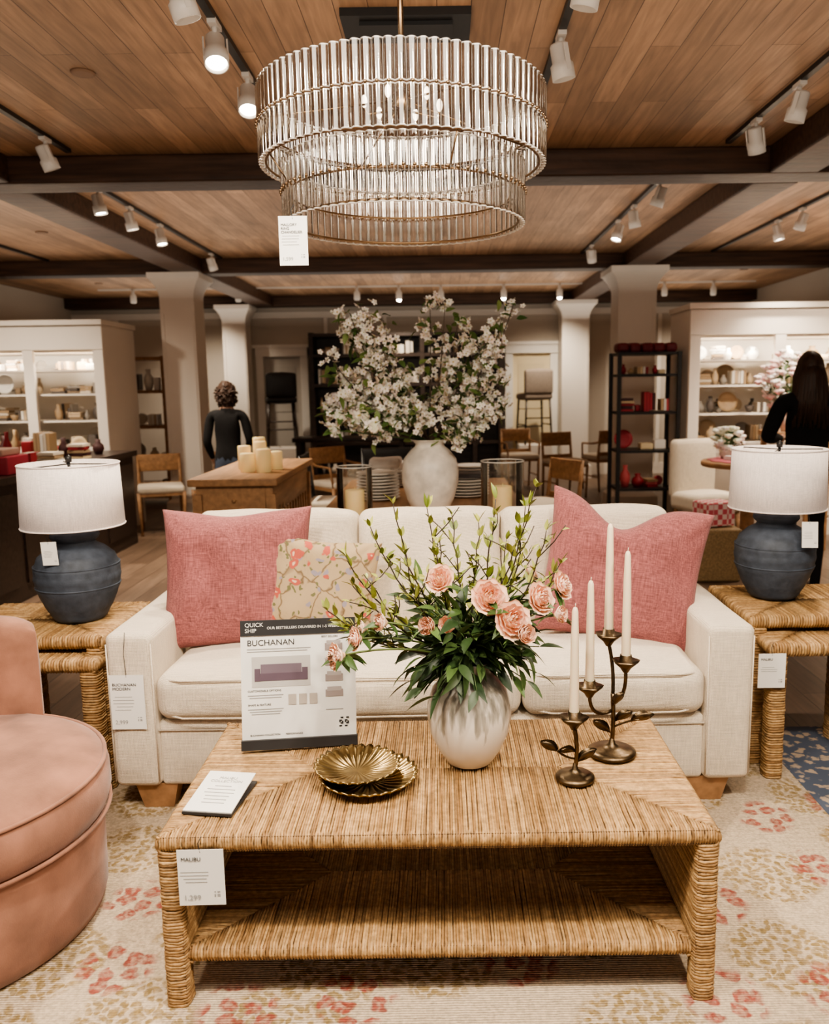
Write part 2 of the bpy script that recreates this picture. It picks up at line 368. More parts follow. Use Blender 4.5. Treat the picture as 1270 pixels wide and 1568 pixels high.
# ---------------------------------------------------------------- rug
def rug_material():
    m=bpy.data.materials.new('floral_rug'); m.use_nodes=True; nt=m.node_tree;N=nt.nodes;L=nt.links;b=N['Principled BSDF']; b.inputs['Roughness'].default_value=.95
    tc=N.new('ShaderNodeTexCoord')
    dn=N.new('ShaderNodeTexNoise'); dn.inputs['Scale'].default_value=16; dn.inputs['Detail'].default_value=4; L.new(tc.outputs['Object'],dn.inputs['Vector'])
    vm=N.new('ShaderNodeVectorMath'); vm.operation='MULTIPLY_ADD'; L.new(dn.outputs['Color'],vm.inputs[0]); vm.inputs[1].default_value=(.06,.06,0); L.new(tc.outputs['Object'],vm.inputs[2])
    def vor(sc,src,rnd=1):
        v=N.new('ShaderNodeTexVoronoi'); v.voronoi_dimensions='2D'; v.inputs['Scale'].default_value=sc; v.inputs['Randomness'].default_value=rnd; L.new(src,v.inputs['Vector']); return v
    def less(src,th,soft=.03):
        r=N.new('ShaderNodeMapRange'); r.inputs['From Min'].default_value=th+soft; r.inputs['From Max'].default_value=th-soft; L.new(src,r.inputs['Value']); return r.outputs[0]
    def mul(a,c):
        q=N.new('ShaderNodeMath'); q.operation='MULTIPLY'; L.new(a,q.inputs[0]); L.new(c,q.inputs[1])
        return q.outputs[0]
    def mix(f,a,col):
        q=N.new('ShaderNodeMix'); q.data_type='RGBA'; L.new(f,q.inputs[0]); 
        if isinstance(a,tuple): q.inputs[6].default_value=(*a,1)
        else: L.new(a,q.inputs[6])
        q.inputs[7].default_value=(*col,1); return q.outputs[2]
    cl=less(vor(2.6,vm.outputs[0],.65).outputs['Distance'],.38,.03)
    leaf=less(vor(46,vm.outputs[0]).outputs['Distance'],.44,.08)
    olive=mul(cl,leaf)
    mp=N.new('ShaderNodeMapping'); mp.inputs['Location'].default_value=(.21,.14,0); L.new(vm.outputs[0],mp.inputs[0])
    cl2=less(vor(2.6,mp.outputs[0],.65).outputs['Distance'],.25,.03)
    v2=vor(17,vm.outputs[0],.6)
    fl=less(v2.outputs['Distance'],.40,.05)
    ctr=less(v2.outputs['Distance'],.12,.04)
    wear=N.new('ShaderNodeTexNoise'); wear.inputs['Scale'].default_value=60; wear.inputs['Detail'].default_value=3; L.new(tc.outputs['Object'],wear.inputs['Vector'])
    wr=N.new('ShaderNodeMapRange'); wr.inputs['From Min'].default_value=.35; wr.inputs['From Max'].default_value=.6; wr.inputs['To Min'].default_value=.45; wr.inputs['To Max'].default_value=.95; L.new(wear.outputs['Fac'],wr.inputs['Value'])
    red=mul(mul(cl2,fl),wr.outputs[0])
    c=mix(mul(olive,wr.outputs[0]),(.60,.485,.36),(.31,.215,.085))
    c=mix(red,c,(.33,.07,.05)); c=mix(mul(cl2,ctr),c,(.50,.28,.20))
    wn=N.new('ShaderNodeTexNoise'); wn.inputs['Scale'].default_value=110; L.new(tc.outputs['Object'],wn.inputs['Vector'])
    mr=N.new('ShaderNodeMapRange'); mr.inputs['From Min'].default_value=.3; mr.inputs['From Max'].default_value=.7; mr.inputs['To Min'].default_value=.72; mr.inputs['To Max'].default_value=1.12; L.new(wn.outputs['Fac'],mr.inputs['Value'])
    q=N.new('ShaderNodeMix'); q.data_type='RGBA'; q.blend_type='MULTIPLY'; q.inputs[0].default_value=1; L.new(c,q.inputs[6]); L.new(mr.outputs[0],q.inputs[7]); L.new(q.outputs[2],b.inputs['Base Color'])
    w1=N.new('ShaderNodeTexWave'); w1.inputs['Scale'].default_value=40; w1.bands_direction='Y'; w1.inputs['Distortion'].default_value=1.5; L.new(tc.outputs['Object'],w1.inputs['Vector'])
    bp=N.new('ShaderNodeBump'); bp.inputs['Strength'].default_value=.7; bp.inputs['Distance'].default_value=.004; L.new(w1.outputs['Fac'],bp.inputs['Height']); L.new(bp.outputs[0],b.inputs['Normal'])
    return m
M_rug=rug_material()
def bluerug():
    m=mat('blue_rug_border',(.1,.15,.25),.95); nt=m.node_tree;N=nt.nodes;L=nt.links
    tc=N.new('ShaderNodeTexCoord'); dn=N.new('ShaderNodeTexNoise'); dn.inputs['Scale'].default_value=30; L.new(tc.outputs['Object'],dn.inputs['Vector'])
    vm=N.new('ShaderNodeVectorMath'); vm.operation='MULTIPLY_ADD'; L.new(dn.outputs['Color'],vm.inputs[0]); vm.inputs[1].default_value=(.06,.06,0); L.new(tc.outputs['Object'],vm.inputs[2])
    v=N.new('ShaderNodeTexVoronoi'); v.inputs['Scale'].default_value=24; L.new(vm.outputs[0],v.inputs['Vector'])
    cr=N.new('ShaderNodeValToRGB'); cr.color_ramp.elements[0].color=(.42,.33,.25,1); cr.color_ramp.elements[0].position=.32; cr.color_ramp.elements[1].color=(.08,.10,.145,1); cr.color_ramp.elements[1].position=.46
    L.new(v.outputs['Distance'],cr.inputs[0]); L.new(cr.outputs[0],N['Principled BSDF'].inputs['Base Color']); return m
b=MB(); b.rbox((-.05,1.75,.002),(2.72,3.3,.004),.0018,2,10)
for x0,x1 in ((1.31,1.62),(-1.72,-1.41)): b.rbox(((x0+x1)/2,1.75,.002),(x1-x0,3.3,.004),.0018,2,6,mi=1)
for x0,x1 in ((1.62,1.68),(-1.78,-1.72)): b.rbox(((x0+x1)/2,1.75,.002),(x1-x0,3.3,.004),.0018,2,6)
b.obj('floral_area_rug',[M_rug,bluerug()])

# ---------------------------------------------------------------- sofa
g=group('sofa',(0,0,0)); SOFA=g
SX0,SX1=-1.172,1.064; SF=2.74; SBk=3.68
b=MB()
aw=.165
for xc in (SX0+aw/2,SX1-aw/2):
    b.rbox((xc,(SF+SBk)/2,.375),(aw,SBk-SF,.56),.028,4,10,bulge=(.006,.004,.006),nz=.003,nsc=5)
b.rbox(((SX0+SX1)/2,(SF+SBk)/2,.215),(SX1-SX0-2*aw+.01,SBk-SF-.03,.24),.02,3,8,bulge=(0,.004,0))
b.rbox(((SX0+SX1)/2,SBk-.09,.50),(SX1-SX0-.02,.18,.80),.05,4,10)
for x in (SX0+.006,SX0+aw-.006,SX1-.006,SX1-aw+.006):
    b.tube([(x,SF+.004,.12),(x,SF+.002,.62)],.0028,6)
b.tube([(SX0+aw,SF+.012,.305),(0,SF+.008,.30),(SX1-aw,SF+.012,.305)],.004,6)
b.obj('frame',M_sofa,g)
b=MB()
ix0,ix1=SX0+aw,SX1-aw
for a,c_ in ((ix0,.262),(.262,ix1)):
    b.rbox(((a+c_)/2,3.05,.425),(c_-a-.004,.66,.165),.05,5,14,bulge=(.0,.018,.035),nz=.006,nsc=4)
    for zz in (.365,.49):
        b.tube([(a+.035,SF,zz),(a+.1,SF-.028,zz+(.006 if zz>.4 else -.003)),((a+c_)/2,SF-.035,zz+(.012 if zz>.4 else -.004)),(c_-.1,SF-.028,zz+(.006 if zz>.4 else -.003)),(c_-.035,SF,zz)],.004,6)
b.obj('seat_cushions',M_sofa,g)
b=MB()
bx=[ix0-.02,-.36,.225,ix1+.02]
for i in range(3):
    a,c_=bx[i],bx[i+1]
    M=Matrix.Translation(((a+c_)/2,3.42,.722))@Matrix.Rotation(rad(-9),4,'X')
    b.rbox((0,0,0),(c_-a-.002,.19,.49),.052,5,16,bulge=(.004,.045,.008),nz=.024,nsc=4.5,M=M)
b.obj('back_cushions',M_sofa,g)
b=MB()
for x in (SX0+.14,SX1-.14):
    for y in (SF+.07,SBk-.08):
        vs=[];
        for z,w in((.0045,.052),(.10,.075)):
            for sx,sy in((-1,-1),(1,-1),(1,1),(-1,1)): vs.append((x+sx*w,y+sy*w*.6,z))
        b.add(vs,[[0,1,5,4],[1,2,6,5],[2,3,7,6],[3,0,4,7],[3,2,1,0],[4,5,6,7]],sm=False)
b.obj('wooden_feet',M_wood,g)
def pillow(name,W,H,T,loc,rz=0,rx=-14,ry=0,m=None,pinch=.07,chop=0,seed=0,n=34,droop=0):
    b=MB(); vs=[];idx={}
    M=Matrix.Translation(loc)@Matrix.Rotation(rad(rz),4,'Z')@Matrix.Rotation(rad(rx),4,'X')@Matrix.Rotation(rad(ry),4,'Y')
    fs=[]
    for s in (1,-1):
        for i in range(n+1):
            for j in range(n+1):
                u=-1+2*i/n; v=-1+2*j/n
                u=math.sin(u*pi/2)*.6+u*.4; v=math.sin(v*pi/2)*.6+v*.4
                edge=i in(0,n) or j in(0,n)
                if edge and s<0: idx[(s,i,j)]=idx[(1,i,j)]; continue
                x=W/2*u*(1-pinch*(1-v*v)); z=H/2*v*(1-pinch*(1-u*u))
                if v>-.3: z-=chop*H*((v+.3)/1.3)**1.5*math.exp(-((u+.1)/.42)**2)
                if droop: z-=droop*max(0,u)**2*max(0,v+.4)*H; x+=droop*.5*max(0,u)**2*max(0,v)*W
                t=max(0,(1-u**4)*(1-v**4))**.55
                y=-s*T/2*t
                nn=noise.noise(Vector((x*7+seed,z*7,s*3)))*.022+noise.noise(Vector((x*16+seed,z*5,s*3+5)))*.014
                nn+= .010*math.sin(18*(abs(u)-abs(v))+seed)*max(0,abs(u)+abs(v)-1.0)
                y+=nn*t
                if chop: y+= -s*.02*math.exp(-((abs(u)-.25)/.12)**2)*max(0,v)*t
                idx[(s,i,j)]=len(vs); vs.append(Vector((x,y,z)))
        for i in range(n):
            for j in range(n):
                f=[idx[(s,i,j)],idx[(s,i+1,j)],idx[(s,i+1,j+1)],idx[(s,i,j+1)]]
                fs.append(f if s>0 else f[::-1])
    b.add(vs,fs)
    o=b.obj(name,m); o.matrix_world=M; return o
pillow('pink_throw_pillow',.57,.54,.17,(-.795,3.11,.765),rz=4,rx=-16,ry=0,m=M_pink,seed=1,chop=.03)
pillow('pink_throw_pillow',.61,.57,.18,(.680,3.11,.775),rz=-6,rx=-15,ry=9,m=M_pink,seed=4,chop=.20,droop=.03)
def floral():
    m=mat('floral_print_fabric',(.6,.5,.35),.9,bump=('weave',120,.3,.0015)); nt=m.node_tree;N=nt.nodes;L=nt.links
    tc=N.new('ShaderNodeTexCoord')
    dn=N.new('ShaderNodeTexNoise'); dn.inputs['Scale'].default_value=18; L.new(tc.outputs['Object'],dn.inputs['Vector'])
    vm=N.new('ShaderNodeVectorMath'); vm.operation='MULTIPLY_ADD'; L.new(dn.outputs['Color'],vm.inputs[0]); vm.inputs[1].default_value=(.06,.0,.06); L.new(tc.outputs['Object'],vm.inputs[2])
    def vor(sc,loc,th,feat='F1'):
        mp=N.new('ShaderNodeMapping'); mp.inputs['Location'].default_value=loc; mp.inputs['Scale'].default_value=(1,0,1); L.new(vm.outputs[0],mp.inputs[0])
        v=N.new('ShaderNodeTexVoronoi'); v.feature=feat; v.inputs['Scale'].default_value=sc; L.new(mp.outputs[0],v.inputs['Vector'])
        r=N.new('ShaderNodeMapRange'); r.inputs['From Min'].default_value=th+.02; r.inputs['From Max'].default_value=th-.02; L.new(v.outputs['Distance'],r.inputs['Value']); return r.outputs[0]
    cur=(.42,.315,.19)
    for sc,loc,th,col,ft in ((8,(0,0,0),.018,(.13,.08,.04),'DISTANCE_TO_EDGE'),(38,(1,0,2),.25,(.15,.145,.065),'F1'),(21,(3,0,1),.22,(.28,.24,.28),'F1'),(14,(5,0,3),.24,(.45,.10,.07),'F1'),(14,(5,0,3),.09,(.66,.45,.32),'F1')):
        q=N.new('ShaderNodeMix'); q.data_type='RGBA'; L.new(vor(sc,loc,th,ft),q.inputs[0])
        if isinstance(cur,tuple): q.inputs[6].default_value=(*cur,1)
        else: L.new(cur,q.inputs[6])
        q.inputs[7].default_value=(*col,1); cur=q.outputs[2]
    L.new(cur,N['Principled BSDF'].inputs['Base Color']); return m
pillow('floral_throw_pillow',.43,.40,.13,(-.475,3.09,.72),rz=5,rx=-16,ry=8,m=floral(),seed=9,chop=.02)

# ---------------------------------------------------------------- salmon barrel armchair
g=group('salmon_armchair',(-1.43,2.15,0),(0,0,rad(-25)))
b=MB()
b.lathe([(.40,.0045),(.425,.015),(.435,.05),(.44,.28),(.425,.30),(.2,.30)],56)
b.obj('base',M_salmon,g)
b=MB()
b.lathe([(.2,.285),(.42,.287),(.452,.305),(.464,.345),(.462,.40),(.445,.435),(.40,.458),(.30,.472),(.15,.482),(.0,.485)],56)
b.tube([(.452*math.cos(t*pi/28),.452*math.sin(t*pi/28),.432) for t in range(56)],.006,6,closed=True)
b.tube([(.458*math.cos(t*pi/28),.458*math.sin(t*pi/28),.298) for t in range(56)],.006,6,closed=True)
b.obj('seat_cushion',M_salmon,g)
b=MB(); vs=[];fs=[]
A0,A1=100,262; na=40
prof=[]
for k in range(24):
    th=2*pi*k/24; c_,s_=math.cos(th),math.sin(th)
    pr=.07*(abs(c_)**.5)*(1 if c_>0 else -1); pz=.36*(abs(s_)**.35)*(1 if s_>0 else -1); prof.append((pr,pz))
for i in range(na+1):
    t=i/na; a=rad(A0+(A1-A0)*t); e=min(t,1-t)*na
    sc=1 if e>=4 else math.sqrt(max(0,1-((4-e)/4)**2))*.96+.04
    hz=.36+.03*math.sin(t*pi)
    for pr,pz in prof: vs.append(((.44+pr*sc)*math.cos(a),(.44+pr*sc)*math.sin(a),.395+pz*(hz/.36)*(.9+.1*sc)))
for i in range(na):
    for k in range(24): fs.append([i*24+k,i*24+(k+1)%24,(i+1)*24+(k+1)%24,(i+1)*24+k])
fs.append(list(range(24))[::-1]); fs.append([na*24+k for k in range(24)])
b.add(vs,fs); b.obj('barrel_back',M_salmon,g)

# ---------------------------------------------------------------- tags and lamps
def hang_tag(x,y,z,w,h,title,lines=4,rz=0,strlen=.08,price=None,tilt=0,parent=None,ploc=(0,0,0)):
    g=group('price_tag',(x-ploc[0],y-ploc[1],z-ploc[2]),(rad(tilt),0,rad(rz)))
    if parent: g.parent=parent
    b=MB(); b.box((0,0,-h/2),(w,.0015,h)); b.obj('card',M_paper,g)
    b=MB(); b.tube([(0,0,-.008),(-.004,.001,strlen*.5),(.004,.004,strlen)],.0012,5); b.obj('string',M_ink,g)
    b=MB()
    for i in range(lines): b.box((-w*.1+R.uniform(-.05,.02)*w,-.0012,-h*(.40+.06*i)),(w*R.uniform(.45,.62),.0006,h*.011))
    for i in range(5):
        for j in range(5):
            if (i*3+j*5+i*j)%3: b.box((w*.28+i*w*.032,-.0012,-h*.86+j*w*.032),(w*.03,.0006,w*.03))
    b.obj('print',M_grey,g)
    text(g,title,-w*.42,-h*.2,w*.125,M_ink)
    if price: text(g,price,-w*.4,-h*.9,w*.17,M_grey)
    return g
def lamp(x,y,z,name='table_lamp'):
    g=group(name,(x,y,z))
    P=[(0,0),(.095,0),(.105,.008),(.135,.06),(.163,.125),(.17,.17),(.168,.21),(.15,.25),(.115,.28),(.085,.295),(.078,.305),(.09,.315),(.097,.325),(.094,.338),(.07,.345),(.02,.35),(0,.35)]
    P=[(r*.93,z_) for r,z_ in P]
    Q=[]
    for i in range(len(P)-1):
        for k in range(4): Q.append(lerp((*P[i],0),(*P[i+1],0),k/4)[:2])
    Q.append(P[-1])
    Q=[(r*(1+.006*math.sin(zz*160)) if .02<zz<.26 else r,zz) for r,zz in Q]
    b=MB(); b.lathe(Q,48)
    for zz,rr in ((.215,.155),(.135,.153)): b.tube([(rr*math.cos(t*pi/24),rr*math.sin(t*pi/24),zz) for t in range(48)],.0035,6,closed=True)
    b.obj('ceramic_base',M_blue,g)
    b=MB(); b.tube([(0,0,.34),(0,0,.615)],.006,8); b.lathe([(.0,.608),(.012,.61),(.012,.63),(.0,.638)],12)
    for k in range(3): b.tube([(0,0,.602),(.175*math.cos(k*2.1),.175*math.sin(k*2.1),.60)],.0025,5)
    b.obj('stem_and_finial',M_black,g)
    b=MB(); b.lathe([(.187,.365),(.180,.605),(.177,.605),(.184,.365)],56)
    for zz,rr in ((.367,.187),(.603,.1805)): b.tube([(rr*math.cos(t*pi/28),rr*math.sin(t*pi/28),zz) for t in range(56)],.003,5,closed=True)
    b.obj('shade',M_shade,g)
    b=MB(); b.ball((0,0,.47),.03,8); b.obj('bulb',mat('lamp_bulb',(1,.95,.9),.4,emis=((1,.85,.65),6)),g)
    return g
l1=lamp(-1.425,3.15,.604); l2=lamp(1.352,3.33,.608)
hang_tag(-1.425-.025,2.985,.935,.055,.09,'',5,rz=6,strlen=.05,tilt=8,parent=l1,ploc=(-1.425,3.15,.604))
hang_tag(1.352+.065,3.165,.94,.06,.10,'',5,rz=-6,strlen=.05,tilt=-8,parent=l2,ploc=(1.352,3.33,.608))
hang_tag(-1.098,SF-.012,.515,.118,.195,'BUCHANAN\nMODERN',5,strlen=.15,price='2,999',parent=SOFA)
hang_tag(-.578,CY0-.014,.425,.108,.14,'MALIBU',4,rz=1,strlen=.03,price='1,299',parent=TABLE)
hang_tag(1.19,2.905,.50,.10,.13,'MALIBU',3,strlen=.04,parent=bpy.data.objects['woven_nesting_table.001'])

# ---------------------------------------------------------------- coffee table items
TZ=.4535
g=group('sofa_info_sign',(-.425,2.27,TZ+.002),(rad(-7),rad(1.2),rad(9)))
b=MB(); b.box((0,0,.185),(.325,.006,.37)); b.obj('board',M_paper,g)
b=MB(); b.box((0,-.0045,.349),(.325,.004,.044)); b.box((0,-.004,.014),(.33,.02,.028)); 
for i in range(7):
    for j in range(7):
        if (i*5+j*7+i*j*3)%4 in(0,1): b.box((.115+i*.004,-.004,.055+j*.004),(.004,.001,.004))
b.obj('header_band',M_ink,g)
text(g,'QUICK\nSHIP',-.15,.353,.0165,M_paper,y=-.008); text(g,'OUR BESTSELLERS DELIVERED IN 1-5 WEEKS',-.088,.345,.0105,M_paper,y=-.008)
text(g,'BUCHANAN',-.145,.298,.024,M_ink,y=-.004); text(g,'BEST SELLERS',.065,.315,.008,M_ink,y=-.004); text(g,'CUSTOMIZABLE OPTIONS',-.145,.165,.008,M_ink,y=-.004); text(g,'SHAPE & FEATURE',-.145,.125,.008,M_ink,y=-.004)
text(g,'BUCHANAN COLLECTION        PERFORMANCE',-.14,.038,.007,M_ink,y=-.004)
b=MB()
for i,(x,z,w) in enumerate([(-.055,.288,.18),(-.06,.281,.17),(-.095,.155,.1),(-.095,.148,.09),(-.095,.115,.1),(-.095,.108,.09),(-.095,.101,.08),(.1,.24,.05),(.1,.195,.05),(.1,.15,.05),(.1,.105,.05)]): b.box((x,-.0038,z),(w,.001,.0022))
b.obj('fine_print',M_grey,g)
b=MB(); b.box((-.05,-.0035,.222),(.165,.001,.088),col=(.50,.48,.46)); 
S=(.12,.085,.115)
b.box((-.05,-.0045,.207),(.13,.001,.022),col=S); b.box((-.05,-.0045,.231),(.115,.001,.026),col=(.17,.13,.165)); b.box((-.117,-.005,.214),(.016,.001,.036),col=S); b.box((.017,-.005,.214),(.016,.001,.036),col=S)
for i in range(4): b.box((.1,-.0045,.288-.045*i),(.05,.001,.02),col=(.32,.27,.26)); b.box((.1,-.0048,.30-.045*i),(.04,.001,.012),col=(.4,.36,.35))
for i in range(3): b.box((-.02+i*.03,-.0045,.14),(.022,.001,.03),col=(.45,.4,.35))
b.obj('pictures',M_vc,g)
g=group('small_price_card',(-.577,1.975,TZ),(0,0,rad(-8)))
b=MB(); b.box((0,0,.003),(.128,.175,.006)); b.obj('holder',M_ink,g)
Mx=Matrix.Translation((0,0,.018))@Matrix.Rotation(rad(7),4,'X')
b=MB(); b.box((0,0,0),(.125,.17,.003),M=Mx); b.obj('card',M_paper,g)
b=MB(); 
for i in range(6): b.box((0,.02-.014*i,.002),(R.uniform(.04,.08),.0022,.001),M=Mx)
b.obj('print',M_grey,g)
t=text(g,'MALIBU\nCOLLECTION',0,.028,.014,M_grey,y=.05,align='CENTER',rot=(rad(7),0,0)); t.location.z=.0265
def dish(b,cx,cy,z,r,ns=28,tl=0):
    pr=[(.0,.004),(.28*r,.004),(.5*r,.006),(.75*r,.013),(.92*r,.021),(1.0*r,.026),(1.0*r,.022),(.92*r,.015),(.75*r,.007),(.5*r,.0),(.0,0)]
    vs=[];fs=[];n=ns*6
    for i,(rr,zz) in enumerate(pr):
        for j in range(n):
            th=2*pi*j/n; k=min(1,rr/r); fl=abs(math.cos(th*ns/2))
            q=rr*(1+.05*(fl-.5)*k**3); h=zz+.006*(fl-.5)*min(1,max(0,(k-.3)*2))
            vs.append((cx+q*math.cos(th),cy+q*math.sin(th),z+h))
    for i in range(len(pr)-1):
        for j in range(n): fs.append([i*n+j,i*n+(j+1)%n,(i+1)*n+(j+1)%n,(i+1)*n+j][::-1])
    b.add(vs,fs)
b=MB(); dish(b,-.208,2.055,TZ+.001,.128); b.obj('scalloped_brass_tray',M_brass)
b=MB(); dish(b,-.238,2.062,TZ+.022,.112); b.obj('scalloped_brass_tray',M_brass)
def glaze():
    m=mat('reactive_glaze',(.7,.66,.6),.32); nt=m.node_tree;N=nt.nodes;L=nt.links
    tc=N.new('ShaderNodeTexCoord'); sp=N.new('ShaderNodeSeparateXYZ'); L.new(tc.outputs['Object'],sp.inputs[0])
    mp=N.new('ShaderNodeMapping'); mp.inputs['Scale'].default_value=(48,48,7); L.new(tc.outputs['Object'],mp.inputs[0])
    n=N.new('ShaderNodeTexNoise'); n.inputs['Scale'].default_value=1; n.inputs['Detail'].default_value=3; L.new(mp.outputs[0],n.inputs['Vector'])
    a=N.new('ShaderNodeMath'); a.operation='MULTIPLY_ADD'; L.new(n.outputs['Fac'],a.inputs[0]); a.inputs[1].default_value=.34; L.new(sp.outputs['Z'],a.inputs[2])
    cr=N.new('ShaderNodeValToRGB'); e=cr.color_ramp.elements; e[0].position=.30; e[0].color=(.72,.66,.58,1); e[1].position=.40; e[1].color=(.17,.155,.125,1)
    x=cr.color_ramp.elements.new(.335); x.color=(.42,.38,.32,1)
    L.new(a.outputs[0],cr.inputs[0]); L.new(cr.outputs[0],N['Principled BSDF'].inputs['Base Color']); return m
VX,VY=.062,2.17
b=MB(); b.lathe([(r*1.02,z*1.16) for r,z in [(0,0),(.055,0),(.062,.004),(.085,.035),(.105,.075),(.113,.115),(.112,.145),(.100,.18),(.078,.205),(.063,.218),(.058,.228),(.060,.242),(.066,.252),(.062,.253),(.052,.24),(.048,.2),(.02,.1),(0,.1)]],56)
b.obj('glazed_vase',glaze(),loc=(VX,VY,TZ))
def leaf(b,base,d,L_,W,col,curl=.3,mi=0):
    d=Vector(d).normalized(); side=d.cross(Vector((0,0,1)))
    if side.length<.1: side=Vector((1,0,0))
    side.normalize(); a=R.uniform(-.9,.9); up=side.cross(d); side=side*math.cos(a)+up*math.sin(a); up=side.cross(d)
    vs=[];fs=[]; K=5
    for i in range(K+1):
        t=i/K; w=W*math.sin(pi*min(1,t**.8*.98+.01)); c=Vector(base)+d*(L_*t)-up*(curl*L_*t*t)
        vs+= [c-side*w*.5+up*w*.15,c,c+side*w*.5+up*w*.15]
    for i in range(K):
        o=i*3; fs+=[[o,o+1,o+4,o+3],[o+1,o+2,o+5,o+4]]
    b.add(vs,fs,col,mi)
def peony(b,c,d,r,open_=1.0,mi=1):
    d=Vector(d).normalized(); q=d.to_track_quat('Z','Y').to_matrix().to_4x4(); M=Matrix.Translation(c)@q
    for layer in range(6):
        f=layer/5; n=[4,5,6,7,8,8][layer]; rr=r*(.22+.78*f)
        tilt=.15+f*1.05*open_
        for k in range(n):
            a=2*pi*(k+.5*(layer%2))/n+R.uniform(-.15,.15)
            vs=[];G=5; pw=rr*(1.15 if f>.3 else .9)*R.uniform(.85,1.1); ph=r*(.95)*R.uniform(.9,1.1)
            for i in range(G+1):
                for j in range(G+1):
                    s=i/G; w=(j/G-.5)*2
                    wid=pw*math.sin(min(1,s*1.1+.12)*pi*.62)*.62
                    out=rr*(.25+.75*math.sin(s*pi*.55))*(.55+.45*tilt)
                    h=ph*(s*(1.15-.55*f*open_*s))-r*.35
                    ang=a+w*wid/max(out,.25*r)*.75
                    o2=out*(1-.08*w*w)+ r*.05*math.sin(w*5+k)*s
                    vs.append((o2*math.cos(ang),o2*math.sin(ang),h-abs(w)*r*.08*s+R.uniform(-1,1)*r*.02))
            fs=[]
            for i in range(G):
                for j in range(G): fs.append([i*(G+1)+j,i*(G+1)+j+1,(i+1)*(G+1)+j+1,(i+1)*(G+1)+j])
            base=lerp((.80,.24,.15),(.86,.50,.35),f)
            cols=[lerp(base,(.94,.74,.58),(i/G)**2*.8) for i in range(G+1) for j in range(G+1)]
            b.add(vs,fs,cols,mi,True,M)
    b.ball((0,0,-.1*r),r*.45,5,col=(.8,.5,.3),mi=mi,M=M)
g=group('peony_bouquet',(0,0,0))
b=MB(); top=Vector((VX,VY,TZ+.29)); bot=Vector((VX,VY,TZ+.15))
P=[(.112,2.06,.945,.046),(.168,2.03,.893,.048),(.243,2.08,.935,.042),(.305,2.12,.958,.037),(-.012,2.10,.985,.038),(-.045,2.06,.872,.028),(.005,2.05,.878,.026),(-.235,2.10,.828,.031),(-.285,2.08,.787,.035),(-.165,2.10,.872,.028),(.235,2.25,.96,.030),(-.22,2.14,.845,.026),(.14,2.2,.90,.03),(.29,2.05,.90,.026),(-.27,2.05,.80,.024),(.20,2.02,.86,.030)]
for (x,y,z,r) in P:
    tip=Vector((x,y,z)); mid=(top+tip)/2+Vector((0,0,.05)); 
    b.tube([bot]+bez(top+Vector((R.uniform(-.03,.03),R.uniform(-.03,.03),0)),mid,tip,7),.0028,5,(.10,.14,.04),mi=0)
    dd=Vector((x-VX,(y-VY)-.12,(z-top.z)*.5+.02)); peony(b,tip,dd,r,1.0 if r>.03 else .5)
    for k in range(5):
        a=R.uniform(0,6.28); leaf(b,tip-dd.normalized()*r*.6,(math.cos(a),math.sin(a)-.2,R.uniform(-.4,.2)),R.uniform(.05,.08),.022,lerp((.035,.07,.02),(.10,.17,.05),R.random()),.3)
for k in range(170):
    a=R.uniform(0,2*pi); el=R.uniform(-.5,1.0); L_=R.uniform(.05,.22)
    d=Vector((math.cos(a)*math.cos(el),math.sin(a)*math.cos(el)*.8,math.sin(el)))
    st=top+Vector((0,0,.005)); e=st+d*L_+Vector((0,0,.03))
    b.tube([st+Vector((math.cos(a)*.03,math.sin(a)*.03,-.01)),(st+e)/2+Vector((0,0,.02)),e],.0017,4,(.06,.10,.03))
    for q in range(3):
        t=.5+q*.25; p=st.lerp(e,t); dd=d+Vector((R.uniform(-.7,.7),R.uniform(-.7,.7),R.uniform(-.6,.3)))
        leaf(b,p,dd,R.uniform(.05,.09),R.uniform(.018,.030),lerp((.018,.04,.013),(.095,.155,.045),R.random()**1.5),R.uniform(.1,.5))
tips=[(-.135,2.2,1.17),(-.05,2.25,1.15),(-.02,2.15,1.07),(.02,2.3,1.12),(.14,2.2,1.18),(.20,2.15,1.12),(.245,2.2,1.21),(.27,2.15,1.10),(-.265,2.15,1.04),(-.20,2.25,1.10),(-.31,2.12,.90),(-.24,2.1,.97),(.31,2.2,1.0),(.10,2.3,1.1),(.18,2.3,1.05),(-.1,2.1,1.05),(.22,2.25,1.15),(-.29,2.2,.84)]
for tp in tips:
    tp=Vector(tp); m_=Vector((VX+(tp.x-VX)*.75+R.uniform(-.03,.03),(tp.y+VY)/2,top.z+(tp.z-top.z)*.35))
    pts=bez(top,m_,tp,12); pts=[p+Vector((R.uniform(-.005,.005),R.uniform(-.005,.005),0)) for p in pts]
    b.tube([bot]+pts,[.003]+[.0034-.0019*i/12 for i in range(13)],5,(.03,.02,.013))
    for i in range(4,13):
        for q in range(3):
            d=(pts[min(i,12)]-pts[i-1]).normalized()+Vector((R.uniform(-.8,.8),R.uniform(-.8,.8),R.uniform(-.2,.6)))
            leaf(b,pts[i],d,R.uniform(.022,.048),R.uniform(.009,.017),lerp((.13,.17,.025),(.36,.36,.085),R.random()),R.uniform(-.2,.4))
    for q in range(3):
        i=R.randint(5,10); e=pts[i]+Vector((R.uniform(-.08,.08),R.uniform(-.05,.05),R.uniform(.02,.10)))
        b.tube([pts[i],(pts[i]+e)/2+Vector((.006,0,0)),e],.0015,4,(.035,.024,.015))
        for w in range(5): leaf(b,pts[i].lerp(e,.3+.14*w),(R.uniform(-1,1),R.uniform(-1,1),R.uniform(0,1)),R.uniform(.018,.036),.011,lerp((.14,.19,.03),(.36,.36,.085),R.random()),.2)
b.obj('stems_leaves_and_blooms',[M_leaf,M_petal],g)

